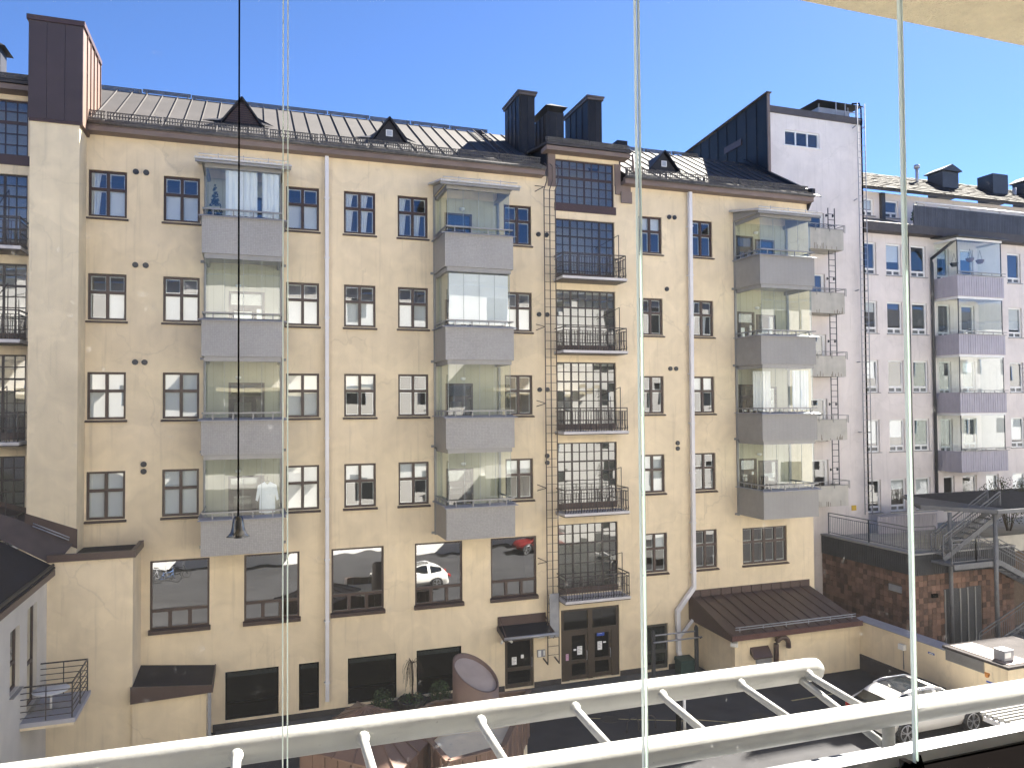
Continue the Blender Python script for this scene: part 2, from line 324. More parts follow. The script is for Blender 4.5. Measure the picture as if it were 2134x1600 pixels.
# ================================================================== YELLOW APARTMENT BUILDING
FY = 28.26                                  # facade plane
bld = empty('apartment_building', (9, 31, 0), label='long yellow plastered apartment block with dark seamed metal roof and brown cross windows', cat='building')
COLS = [(-5.22,-4.06),(-2.93,-1.77),(1.11,2.27),(3.16,4.32),(5.16,6.32),(9.39,10.55),(15.38,16.5),(17.89,19.01)]
ROWS = [(8.06,6.49),(4.58,3.02),(1.28,-.30),(-2.03,-3.63)]
SX0, SX1 = 11.62, 14.26                     # stair windows
STAIR = [(10.12,8.30),(7.68,5.22),(4.77,2.28),(1.82,-.93),(-1.45,-4.14),(-4.73,-7.54)]
BIG = [(-3.29,-1.42),(-.29,1.58),(2.70,4.60),(5.77,7.62),(8.76,10.66)]
LOW = [(-.90,.87),(1.56,2.26),(3.28,5.06),(5.82,7.56)]
BAYS = [(-1.60,.97),(6.55,9.15),(20.10,22.90)]
BTOP = [6.36,2.95,-.33,-3.56]; BBOT = [5.12,1.74,-1.48,-4.75]
holes = []; kinds = []
for c in COLS:
    for r in ROWS: holes.append((c[0],c[1],E+r[1],E+r[0]))
for c in ((15.42,16.57),(17.90,19.03)): holes.append((c[0],c[1],E-6.97,E-5.33))
holes.append((20.34,22.68,E-6.97,E-5.38))
for b in BIG: holes.append((b[0],b[1],E-7.42,E-5.10))
for l in LOW: holes.append((l[0],l[1],E-10.75,E-9.10))
DOOR1 = (9.31,10.51,.12,E-9.07); DOOR2 = (11.69,14.28,.10,E-8.15); DOOR3 = (15.45,16.55,.12,E-9.12)
holes += [DOOR1, DOOR2, DOOR3]
for s in STAIR[1:]: holes.append((SX0,SX1,E+s[1],E+s[0]))
STL0, STL1 = -9.62, -6.98                   # second stair column at the far left
for s in STAIR[1:]: holes.append((STL0,STL1,E+s[1],E+s[0]))
BDOORS = []                                 # doors / windows behind the glazed balconies
for k,(a,b) in enumerate(BAYS):
    for j in range(4):
        zf = E+BBOT[j]+.12
        if k < 2: BDOORS.append((a+.78, a+1.98, zf, zf+2.3, 'door')) if k == 0 else BDOORS.append((a+.42, a+1.52, zf, zf+2.3, 'door'))
        else: BDOORS += [(a+.12, a+1.02, zf, zf+2.3, 'door'), (a+1.10, a+2.15, zf+.5, zf+2.2, 'win')]
for d in BDOORS: holes.append(d[:4])
TOPZ = E+9.34
top_holes = [(SX0,SX1,E+STAIR[0][1],E+STAIR[0][0]), (STL0,STL1,E+STAIR[0][1],E+STAIR[0][0])]
# the stair columns rise above the eaves: one raised strip each
def clip(hs, x0, x1, z0, z1): return [h for h in hs if h[0] >= x0-1e-6 and h[1] <= x1+1e-6 and h[2] >= z0-1e-6 and h[3] <= z1+1e-6]
mb = MB()
for (x0,x1,z1) in ((-30,-9.95,TOPZ),(-9.95,-6.65,E+10.30),(-6.65,11.30,TOPZ),(11.30,14.50,E+10.30),(14.50,24.15,TOPZ)):
    hs = clip(holes+top_holes, x0, x1, 0, z1)
    wall_y(mb, x0, x1, 0, z1, FY, hs)
mb.quad((24.15,FY,0),(24.15,42,0),(24.15,42,TOPZ),(24.15,FY,TOPZ))
mb.quad((-9.95,FY,TOPZ),(-9.95,30,TOPZ),(-9.95,30,E+10.3),(-9.95,FY,E+10.3))
build(mb, 'wall', M_YEL, bld)
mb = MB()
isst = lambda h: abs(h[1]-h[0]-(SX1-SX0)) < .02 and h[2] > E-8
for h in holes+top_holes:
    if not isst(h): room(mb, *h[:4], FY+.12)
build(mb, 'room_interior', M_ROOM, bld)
for left in (True, False):
    mb = MB()
    for h in holes+top_holes:
        if isst(h) and (h[0] < 0) == left: room(mb, *h[:4], FY+.16, 1.6, .1)
    build(mb, 'stairwell_interior', mat('stairwell_wall', (.62,.60,.55), .9, .12, 1), bld)
# dark stone plinth along the foot of the wall
for a,b in ((-1.3,9.29),(10.53,11.67),(14.30,15.43),(16.57,18.0)): mb = MB(); mb.box(a, FY-.03, 0, b, FY+.05, .26); build(mb, 'plinth', M_PLINT, bld)

# ---- cross-bar windows
def cross_window(parent, x0, x1, z0, z1, mask, y=FY+.07, cols=2, split=.40, curtain=None):
    w, h = x1-x0, z1-z0; key = (round(w,3), round(h,3), cols, split)
    zt = h*(1-split)
    def fr(mb):
        t = .075
        mb.box(0,0,0, t,.07,h); mb.box(w-t,0,0, w,.07,h); mb.box(t,0,h-t, w-t,.07,h); mb.box(t,0,0, w-t,.07,t)
        for k in range(1, cols): mb.box(w*k/cols-.05,-.008,t, w*k/cols+.05,.066,h-t)
        for k in range(cols):
            a = t if k == 0 else w*k/cols+.05; b = w-t if k == cols-1 else w*(k+1)/cols-.05
            mb.box(a,-.004,zt-.05, b,.062,zt+.05)
    o = link('window', shared(('window',)+key, fr, M_FRAME), parent, (x0,y,z0))
    def ins(mb):
        for k in range(cols):
            a = (.075 if k == 0 else w*k/cols+.05); b = (w-.075 if k == cols-1 else w*(k+1)/cols-.05)
            for c,d in ((.075,zt-.05),(zt+.05,h-.075)):
                t = .028
                mb.box(a,.071,c, a+t,.10,d); mb.box(b-t,.071,c, b,.10,d); mb.box(a+t,.071,c, b-t,.10,c+t); mb.box(a+t,.071,d-t, b-t,.10,d)
    link('inner_sash', shared(('inner_sash',)+key, ins, M_INNER), o, (x0,y,z0))
    def sill(mb): mb.prism_x([(-.16,-.06),(-.16,-.10),(.0,-.10),(.0,.0)], -.05, w+.05)
    link('sill', shared(('sill',)+key, sill, M_FRAME), o, (x0,y-.01,z0-.001))
    i = 0
    for r in (1, 0):
        for k in range(cols):
            a = (.075 if k == 0 else w*k/cols+.05); b = (w-.075 if k == cols-1 else w*(k+1)/cols-.05)
            c, d = ((zt+.05, h-.075) if r else (.075, zt-.05))
            pw, ph = b-a, d-c
            link('pane', shared(('pane', round(pw,3), round(ph,3)), lambda mb: mb.quad((0,0,0),(pw,0,0),(pw,0,ph),(0,0,ph)), G_WIN), o, (x0+a, y+.045, z0+c), rot=(R(random.uniform(-.35,.35)), 0, R(random.uniform(-.5,.5))))
            if i < len(mask) and mask[i] == '1':
                link('blind', shared(('blind', round(pw,3), round(ph,3)), lambda mb: mb.box(-.02,0,-.02,pw+.02,.01,ph+.02), M_BLIND), o, (x0+a, y+.135, z0+c))
            elif i < len(mask) and mask[i] == 'c':
                def cu(mb):
                    n = 9
                    for q in range(n):
                        f0, f1 = q/n, (q+1)/n; mb.quad((f0*pw*.45,.02*math.sin(q*2.1),0),(f1*pw*.45,.02*math.sin((q+1)*2.1),0),(f1*pw*.62,.02*math.sin((q+1)*2.1),ph),(f0*pw*.62,.02*math.sin(q*2.1),ph))
                link('curtain', shared(('curtain', round(pw,3), round(ph,3)), cu, M_CURT), o, (x0+a, y+.16, z0+c))
            i += 1
    return o
MASK = {  # UL UR LL LR per column, row: what hangs behind the four panes
 0:['c0c1','0001','1111','1111'], 1:['0011','0011','1111','1111'], 2:['0011','0011','1111','1111'], 3:['cccc','0011','1100','1100'],
 4:['c0cc','0011','0000','1100'], 5:['0000','0011','0000','1100'], 6:['1100','0000','0000','1111'], 7:['0000','c0cc','1100','0000']}
for i,c in enumerate(COLS):
    for j,r in enumerate(ROWS): cross_window(bld, c[0], c[1], E+r[1], E+r[0], MASK[i][j])
cross_window(bld, 15.42,16.57,E-6.97,E-5.33,'0100'); cross_window(bld, 17.90,19.03,E-6.97,E-5.33,'0000')
cross_window(bld, 20.34,22.68,E-6.97,E-5.38,'00000000', cols=4)

# ---- big office windows: one large pane above three small ones
def big_window(parent, x0, x1):
    z0, z1 = E-7.42, E-5.10; w = x1-x0; h = z1-z0; t = .07; zm = .62
    def fr(mb):
        mb.box(0,0,0,t,.08,h); mb.box(w-t,0,0,w,.08,h); mb.box(t,0,h-t,w-t,.08,h); mb.box(t,0,0,w-t,.08,t); mb.box(t,-.004,zm-.05,w-t,.076,zm+.05)
        for k in (1,2): mb.box(w*k/3-.06,-.006,t,w*k/3+.06,.07,zm-.05)
    o = link('window', shared(('big_window',round(w,2)), fr, M_FRAME), parent, (x0,FY+.05,z0))
    def sill(mb): mb.prism_x([(-.16,-.02),(-.16,-.14),(.0,-.14),(.0,.03)], -.04, w+.04)
    link('sill', shared(('big_sill',round(w,2)), sill, M_FRAME), o, (x0,FY+.04,z0-.001))
    def pn(a,b,c,d): link('pane', shared(('pane',round(b-a,3),round(d-c,3),'big'), lambda mb: mb.quad((0,0,0),(b-a,0,0),(b-a,0,d-c),(0,0,d-c)), G_BIG), o, (x0+a,FY+.10,z0+c), rot=(R(random.uniform(-.3,.3)),0,R(random.uniform(-.4,.4))))
    pn(t,w-t,zm+.05,h-t)
    for k in range(3): pn(t if k==0 else w*k/3+.06, w-t if k==2 else w*(k+1)/3-.06, t, zm-.05)
    return o
for a,b in BIG: big_window(bld, a, b)
# ---- dark street-level windows with roller screens
for a,b in LOW:
    z0, z1 = E-10.75, E-9.10; mb = MB(); t = .05
    mb.box(a,FY+.03,z0,a+t,FY+.09,z1); mb.box(b-t,FY+.03,z0,b,FY+.09,z1); mb.box(a+t,FY+.03,z1-t,b-t,FY+.09,z1); mb.box(a+t,FY+.03,z0,b-t,FY+.09,z0+t); mb.box(a+t,FY+.032,z0+.5,b-t,FY+.08,z0+.535)
    o = build(mb, 'low_window', M_BLACK, bld)
    mb = MB(); mb.quad((a+t,FY+.06,z0+.535),(b-t,FY+.06,z0+.535),(b-t,FY+.06,z1-t),(a+t,FY+.06,z1-t)); build(mb, 'pane', G_SHOP, o)
    mb = MB(); mb.quad((a+t,FY+.06,z0+t),(b-t,FY+.06,z0+t),(b-t,FY+.06,z0+.5),(a+t,FY+.06,z0+.5)); build(mb, 'pane', G_SHOP, o)
    mb = MB(); mb.box(a+t,FY+.08,z1-.22,b-t,FY+.11,z1-t-.002); build(mb, 'roller_screen', M_GREY, o)

# ---- tall multi-pane stair windows
def stair_window(parent, x0, x1, z0, z1, top=False):
    w, h = x1-x0, z1-z0; n = 8; y = FY+.08
    o_rows = 5 if top else max(5, round(h/.375))
    zs = [h*k/o_rows for k in range(o_rows+1)]
    key = (round(w,2), round(h,2), o_rows, top)
    door = (2, 6)
    def fr(mb):
        t = .05
        mb.box(0,0,0,t,.07,h); mb.box(w-t,0,0,w,.07,h); mb.box(t,0,h-t,w-t,.07,h); mb.box(t,0,0,w-t,.07,t)
        for k in range(1,n):
            tt = .035 if (not top and k in door) else (.03 if top and k == 4 else .016)
            mb.box(w*k/n-tt,-.004,t,w*k/n+tt,.05,h-t)
        for k in range(1,o_rows):
            tt = .05 if (top and k == 3) else (.032 if (not top and k == o_rows-2) else .016)
            mb.box(t,-.007,zs[k]-tt,w-t,.045,zs[k]+tt)
    o = link('stair_window', shared(('stair_window',)+key, fr, M_STEEL if not top else M_FRAME), parent, (x0,y,z0))
    pw, ph = w/n-.02, h/o_rows-.02
    pm = shared(('pane',)+key, lambda mb: mb.quad((-pw/2,0,-ph/2),(pw/2,0,-ph/2),(pw/2,0,ph/2),(-pw/2,0,ph/2)), G_STAIR)
    for i in range(n):
        for j in range(o_rows):
            link('pane', pm, o, (x0+w*(i+.5)/n, y+.025, z0+(zs[j]+zs[j+1])/2), rot=(R(random.uniform(-.5,.5)),0,R(random.uniform(-.6,.6))))
    if top:
        mb = MB(); mb.box(x0-.06,FY-.05,z0-.32,x1+.06,FY+.06,z0-.001); build(mb, 'apron_panel', M_BROWN, o)
    else:
        mb = MB(); mb.box(x0,FY+.03,z0-.001,x1,FY+.075,z0+.24); build(mb, 'kick_panel', M_BROWN, o)
    return o
def stair_balcony(parent, x0, x1, zs):
    """small open balcony: slab, bellied steel railing with bars, glass-less screen post"""
    yf = 27.30; b = empty('stair_balcony', ((x0+x1)/2, yf, zs-.16), parent)
    mb = MB(); mb.box(x0,yf,zs-.10,x1,FY-.002,zs); mb.box(x0-.02,yf-.02,zs-.055,x1+.02,FY-.004,zs-.03); build(mb, 'slab', mat('slab_edge_white', (.62,.60,.60), .7), b)
    mb = MB(); mb.box(x0+.01,yf+.01,zs-.135,x1-.01,FY-.003,zs-.101); build(mb, 'slab_trim', M_STEEL, b)
    mb = MB(); zt = zs+.92
    xa, xb = x0+.04, x1-.04; ya = yf+.05
    for z,q in ((zt,.022),(zt-.13,.013),(zs+.42,.011),(zs+.10,.011)):
        mb.bar((xa,ya,z),(xb,ya,z),q*2,q*1.6); mb.bar((xa,ya,z),(xa,FY,z),q*2,q*1.6); mb.bar((xb,ya,z),(xb,FY,z),q*2,q*1.6)
    n = 24
    for k in range(n+1):
        x = xa+(xb-xa)*k/n
        mb.bar((x,ya,zt-.13),(x,ya,zs+.30),.018); mb.bar((x,ya,zs+.30),(x,ya-.05,zs+.12),.018); mb.bar((x,ya-.05,zs+.12),(x,ya+.03,zs+.02),.018)
        if k % 6 == 0: mb.bar((x,ya,zt),(x,ya,zs),.03)
    for k in range(1,7):
        y = ya+(FY-ya)*k/7
        for x in (xa,xb): mb.bar((x,y,zt-.13),(x,y,zs+.02),.018)
    build(mb, 'railing', M_STEEL, b)
    mb = MB(); xs = xb-.30
    mb.bar((xs,ya,zs),(xs,ya,zs+1.75),.025); mb.bar((xs,ya,zs+1.75),(xs-.6,FY,zs+1.35),.02); mb.bar((xs,FY-.03,zs),(xs,FY-.03,zs+1.4),.02)
    build(mb, 'flag_bracket', M_STEEL, b)
for (a,b) in ((SX0,SX1),(STL0,STL1)):
    for k,s in enumerate(STAIR):
        stair_window(bld, a, b, E+s[1], E+s[0], k == 0)
        if k: stair_balcony(bld, a-.12, b+.06, E+s[1]-.04)
# raised stair head: eave, snow guard and cheeks
ROOF_T = math.tan(R(31.0)); RY0, RZ0, RYR, RZR = 27.86, E+9.55, 32.95, E+12.60
def roofz(y): return RZ0+(y-RY0)*ROOF_T
def snow_guard(parent, x0, x1, y, z, h=.27, name='snow_guard'):
    """upright expanded-metal strip on brackets: rails and close slanting strands"""
    n = max(1, round((x1-x0)/1.75))
    for k in range(n):
        a = x0+(x1-x0)*k/n+.015; b = x0+(x1-x0)*(k+1)/n-.015; mb = MB(); zo = random.uniform(-.015,.015)
        for q in (.0,.5,1.0): mb.box(a,y,z+zo+.02+q*(h-.05),b,y+.03,z+zo+.05+q*(h-.05))
        m = max(4, int((b-a)/.085))
        for q in range(m):
            x = a+(b-a)*q/m; w = (b-a)/m
            mb.hexa([(x,y+.008,z+zo+.05),(x+.022,y+.008,z+zo+.05),(x+.022,y+.022,z+zo+.05),(x,y+.022,z+zo+.05)],[(x+w*.5,y+.008,z+zo+h-.03),(x+w*.5+.022,y+.008,z+zo+h-.03),(x+w*.5+.022,y+.022,z+zo+h-.03),(x+w*.5,y+.022,z+zo+h-.03)])
            mb.hexa([(x+w*.5,y+.009,z+zo+.05),(x+w*.5+.022,y+.009,z+zo+.05),(x+w*.5+.022,y+.021,z+zo+.05),(x+w*.5,y+.021,z+zo+.05)],[(x,y+.009,z+zo+h-.03),(x+.022,y+.009,z+zo+h-.03),(x+.022,y+.021,z+zo+h-.03),(x,y+.021,z+zo+h-.03)])
        mb.box(a+.1,y+.031,z-.02,a+.14,y+.12,z+h*.8); mb.box(b-.14,y+.031,z-.02,b-.1,y+.12,z+h*.8)
        build(mb, name, M_GRILL, parent)
for x0,x1 in ((11.02,14.78),(-10.1,-6.70)):
    r = empty('stair_head', ((x0+x1)/2, 29, E+10.2), bld)
    mb = MB(); mb.hexa([(x0,27.66,E+10.46),(x1,27.66,E+10.46),(x1,31.4,E+11.02),(x0,31.4,E+11.02)],[(x0,27.66,E+10.56),(x1,27.66,E+10.56),(x1,31.4,E+11.12),(x0,31.4,E+11.12)]); build(mb, 'roof', M_ROOF, r)
    mb = MB(); mb.box(x0+.02,27.74,E+10.28,x1-.02,FY+.1,E+10.45); build(mb, 'fascia', M_FASC, r)
    mb = MB()
    for x in (x0+.25, x1-.25):
        mb.prism_x([(FY+.01,RZ0+.2),(FY+.01,E+10.47),(31.2,E+11.0),(30.2,E+10.9)], x-.05, x+.05)
    build(mb, 'cheek', M_DARK, r)
    snow_guard(r, x0+.05, x1-.05, 27.72, E+10.60, .2)
    snow_guard(r, x0+.05, x1-.05, 27.98, E+10.66, .2)
mb = MB(); mb.box(11.28,FY-.06,E+8.95,11.60,FY+.05,E+10.27); mb.box(14.28,FY-.06,E+9.22,14.55,FY+.05,E+10.12); mb.box(14.30,FY-.09,E+8.86,15.0,FY-.005,E+9.24); mb.box(14.52,FY-.16,E+8.50,15.02,FY-.10,E+8.98); build(mb, 'sheet_apron', M_FASC, bld)
mb = MB(); mb.tube([(14.86,27.68,E+10.42),(14.86,27.68,E+9.75),(15.15,27.7,E+9.56)], .055, 8); build(mb, 'short_downpipe', M_FASC, bld)

# ---- main roof: one object for each standing-seam sheet
roof = empty('roof', (9.5, 30.4, RZ0), bld)
SW = .55
def sheet(mb):
    L_ = (RYR-RY0)
    mb.hexa([(0,0,-.04),(SW-.006,0,-.04),(SW-.006,L_,L_*ROOF_T-.04),(0,L_,L_*ROOF_T-.04)], [(0,0,0),(SW-.006,0,0),(SW-.006,L_,L_*ROOF_T),(0,L_,L_*ROOF_T)])
    mb.hexa([(-.014,0,.001),(.014,0,.001),(.014,L_,L_*ROOF_T+.001),(-.014,L_,L_*ROOF_T+.001)], [(-.010,0,.05),(.010,0,.05),(.010,L_,L_*ROOF_T+.05),(-.010,L_,L_*ROOF_T+.05)])
shm = shared(('roof_sheet',), sheet, M_ROOF)
YS = 30.1                                   # behind the raised stair heads the sheets start higher up
def short_sheet(mb):
    a, L_ = YS-RY0, RYR-RY0
    mb.hexa([(0,a,a*ROOF_T-.04),(SW-.006,a,a*ROOF_T-.04),(SW-.006,L_,L_*ROOF_T-.04),(0,L_,L_*ROOF_T-.04)], [(0,a,a*ROOF_T),(SW-.006,a,a*ROOF_T),(SW-.006,L_,L_*ROOF_T),(0,L_,L_*ROOF_T)])
    mb.hexa([(-.014,a,a*ROOF_T+.001),(.014,a,a*ROOF_T+.001),(.014,L_,L_*ROOF_T+.001),(-.014,L_,L_*ROOF_T+.001)], [(-.010,a,a*ROOF_T+.05),(.010,a,a*ROOF_T+.05),(.010,L_,L_*ROOF_T+.05),(-.010,L_,L_*ROOF_T+.05)])
shs = shared(('roof_sheet_short',), short_sheet, M_ROOF)
x = -15.0
while x < 24.1:
    head = any(a-SW+.1 < x < b-.1 for a,b in ((11.28,14.52),(-9.95,-6.65)))
    link('roof_sheet', shs if head else shm, roof, (x, RY0, RZ0+random.uniform(0,.006))); x += SW
mb = MB(); mb.hexa([(-15,RYR,RZR-.05),(24.2,RYR,RZR-.05),(24.2,41,RZR-5),(-15,41,RZR-5)],[(-15,RYR,RZR+.02),(24.2,RYR,RZR+.02),(24.2,41,RZR-4.9),(-15,41,RZR-4.9)]); build(mb, 'back_slope', M_ROOF, roof)
mb = MB(); mb.prism_x([(RY0,RZ0-.05),(RYR,RZR-.1),(RYR,RZ0-.6),(RY0+.4,RZ0-.6)], 24.09, 24.19); build(mb, 'verge_board', M_DARK, roof)
mb = MB(); mb.prism_x([(RY0-.05,RZ0-.02),(RYR,RZR+.02),(RYR,RZR+.22),(RY0+.35,RZ0+.38),(RY0-.05,RZ0+.3)], 24.02, 24.20); build(mb, 'verge_upstand', M_DARK, roof)
for x0,x1 in ((-6.5,11.0),(14.55,24.1)):
    mb = MB(); mb.box(x0,27.80,E+9.24,x1,FY+.02,E+9.40); mb.box(x0,27.78,E+9.405,x1,27.98,E+9.51); build(mb, 'eave_fascia', M_FASC, roof)
    mb = MB(); mb.tube([(x0,27.74,E+9.50),(x1,27.74,E+9.50)], .07, 8); build(mb, 'gutter', M_GRILL, roof)
    snow_guard(roof, x0+.1, x1-.1, 28.02, roofz(28.02)+.05, .30)
    snow_guard(roof, x0+.1, x1-.1, 27.70, RZ0-.10, .16, 'gutter_guard')
x = -5.0
snow_guard(roof, -15, 10.2, RYR-.03, RZR+.02, .16, 'ridge_walkway'); snow_guard(roof, 15.2, 21.4, RYR-.03, RZR+.02, .16, 'ridge_walkway')
# roof dormers (small triangular vents)
def dormer(xc, yb, half, h, window, skirt):
    zb = roofz(yb); d = empty('roof_dormer', (xc,yb,zb), roof)
    yk = yb+h/ROOF_T
    mb = MB(); ov = .10
    a, b, t, k = (xc-half-ov*.9,yb-.12,zb-.10+.05), (xc+half+ov*.9,yb-.12,zb-.05), (xc,yb-.12,zb+h+.06), (xc,yk+.05,zb+h+.06)
    mb.quad(a,t,k,(xc-half-ov*.9,yb-.02,zb-.02)); mb.quad(t,b,(xc+half+ov*.9,yb-.02,zb-.02),k)
    for p,q in ((a,t),(t,b)): mb.bar(p,q,.07,.06)
    if skirt:
        mb.quad((xc-half-.75,yb+.05,zb+.06),(xc-half,yb-.12,zb+.02),(xc-half*.45,yb+.5,zb+.62),(xc-half-.1,yb+.35,zb+.26)); mb.quad((xc+half,yb-.12,zb+.02),(xc+half+.5,yb+.03,zb+.05),(xc+half*.45,yb+.5,zb+.62),(xc+half*.8,yb+.3,zb+.3))
    build(mb, 'hood', M_DARK, d)
    mb = MB(); mb.add([(xc-half,yb,zb-.05),(xc+half,yb,zb-.05),(xc,yb,zb+h)],[(0,1,2)]); build(mb, 'gable', mat('dormer_gable', (.03,.028,.03), .6), d)
    if window:
        mb = MB(); s = .13; z = zb+h*.36
        mb.box(xc-s,yb-.04,z-s,xc+s,yb-.005,z-s+.03); mb.box(xc-s,yb-.04,z+s-.03,xc+s,yb-.005,z+s); mb.box(xc-s,yb-.04,z-s+.03,xc-s+.03,yb-.005,z+s-.03); mb.box(xc+s-.03,yb-.04,z-s+.03,xc+s,yb-.005,z+s-.03); build(mb, 'vent_frame', M_WFR, d)
        mb = MB(); mb.box(xc-s+.03,yb-.03,z-s+.03,xc+s-.03,yb-.006,z+s-.03); build(mb, 'vent_pane', mat('frosted_vent', (.42,.45,.5), .4), d)
    else:
        mb = MB()
        for q in range(9):
            z = zb+.05+q*h/11; wv = half*(1-(q*h/11+.09)/h)
            if wv > .05: mb.box(xc-wv,yb-.03,z,xc+wv,yb-.004,z+.045)
        build(mb, 'louvres', M_BROWN, d)
dormer(-.42, 29.66, .66, .92, False, True); dormer(5.06, 29.50, .62, .86, True, True); dormer(17.40, 29.55, .68, .80, True, False)
# chimneys by the stair head
def chimney(x0, x1, y0, y1, ztop, name='chimney', hat=False):
    c = empty(name, ((x0+x1)/2,(y0+y1)/2,roofz(y0)), roof)
    n = 4 if y1-y0 > 1.5 else 3
    for k in range(n):                      # side sheets
        a = y0+(y1-y0)*k/n; b = y0+(y1-y0)*(k+1)/n
        mb = MB(); mb.box(x0,a+.01,roofz(a)-.5,x0+.04,b-.01,ztop); mb.box(x0-.03,a-.012,roofz(a)-.4,x0-.001,a+.012,ztop); build(mb, 'side_sheet', M_DARK, c)
    m = 2
    for k in range(m):
        a = x0+.041+(x1-x0-.041)*k/m; b = x0+.041+(x1-x0-.041)*(k+1)/m
        mb = MB(); mb.box(a+.006,y0,roofz(y0)-.5,b-.006,y0+.04,ztop); build(mb, 'front_sheet', M_DARK, c)
    mb = MB(); mb.box(x0+.05,y0+.05,roofz(y0)-.5,x1-.002,y1,ztop-.002); build(mb, 'core', M_DARK, c)
    if hat:
        mb = MB(); zc = ztop+.22
        mb.add([(x0-.14,y0-.14,zc),(x1+.14,y0-.14,zc),(x1+.14,y1+.14,zc),(x0-.14,y1+.14,zc),((x0+x1)/2,y0+.5,zc+.34),((x0+x1)/2,y1-.5,zc+.34)],[(3,2,1,0),(0,1,4),(1,2,5,4),(2,3,5),(3,0,4,5)]); build(mb, 'hat', M_DARK, c)
        mb = MB()
        for x in (x0+.03,x1-.03):
            for y in (y0+.05,y1-.05): mb.bar((x,y,ztop),(x,y,zc),.03)
        build(mb, 'hat_leg', M_DARK, c)
    else:
        mb = MB(); mb.box(x0-.10,y0-.10,ztop+.001,x1+.10,y1+.10,ztop+.07); mb.box(x0-.06,y0-.06,ztop-.10,x1+.06,y1+.06,ztop-.001); build(mb, 'cap', mat('chimney_cap', (.10,.085,.08), .5, .2), c)
chimney(10.70, 11.40, 29.98, 31.95, E+13.42); chimney(13.92, 14.58, 30.0, 32.6, E+13.62); chimney(12.02, 12.78, 30.05, 31.9, E+12.78, 'hooded_chimney', True)
mb = MB(); mb.box(15.35,32.5,RZR-.1,15.75,33.0,RZR+.22); mb.box(16.55,32.4,RZR-.1,17.1,33.0,RZR+.22); build(mb, 'ridge_vent', M_DARK, roof)
mb = MB()                                   # roof ladder lying on the slope
for x in (9.45,9.85): mb.bar((x,28.9,roofz(28.9)+.12),(x,32.8,roofz(32.8)+.12),.04)
for k in range(14):
    y = 29.0+k*.29; mb.bar((9.45,y,roofz(y)+.12),(9.85,y,roofz(y)+.12),.028)
build(mb, 'roof_ladder', M_STEEL, roof)

# ---- plastered pier with sheet-clad chimney head
pier = empty('chimney_pier', (-6, 27.7, 0), bld)
PX0, PX1, PY = -6.66, -5.28, 27.15
mb = MB(); mb.box(PX0,PY,2.0,PX1,FY+.02,E+9.2); build(mb, 'pier_wall', M_PIER, pier)
CX0, CX1, CY0, CZ0, CZ1 = -6.70, -5.18, 27.06, E+9.20, E+12.30
for k in range(3):
    a = CX0+(CX1-CX0)*k/3; b = CX0+(CX1-CX0)*(k+1)/3
    mb = MB(); mb.box(a+.004,CY0,CZ0,b-.004,CY0+.05,CZ1); build(mb, 'front_sheet', mat('brown_grey_sheet', (.062,.046,.048), .5, .18, 2.0), pier)
for k in range(5):
    a = CY0+.055+k*.56; mb = MB(); mb.box(CX1-.05,a,CZ0-.06 if k < 2 else CZ0+.3,CX1,a+.545,CZ1); mb.box(CX1+.001,a+.525,CZ0+.3,CX1+.035,a+.56,CZ1-.001); build(mb, 'side_sheet', M_PINK, pier)
mb = MB(); mb.box(CX0+.06,CY0+.06,CZ0+.01,CX1-.06,CY0+2.84,CZ1-.002); build(mb, 'core', M_BROWN, pier)
mb = MB(); mb.box(CX0-.05,CY0-.05,CZ1+.001,CX1+.05,CY0+2.9,CZ1+.16); build(mb, 'cap', M_BROWN, pier)
mb = MB(); mb.box(CX0+.02,CY0+.02,CZ0-.08,CX1-.02,FY,CZ0-.001); build(mb, 'drip_board', M_BROWN, pier)
mb = MB(); mb.box(-10.15,34.2,RZR-.6,-9.42,35,E+14.3); mb.add([(-10.35,34,E+14.3),(-9.22,34,E+14.3),(-9.22,35.2,E+14.3),(-10.35,35.2,E+14.3),(-9.8,34.6,E+14.75)],[(3,2,1,0),(0,1,4),(1,2,4),(2,3,4),(3,0,4)]); build(mb, 'far_chimney', M_DARK, roof)

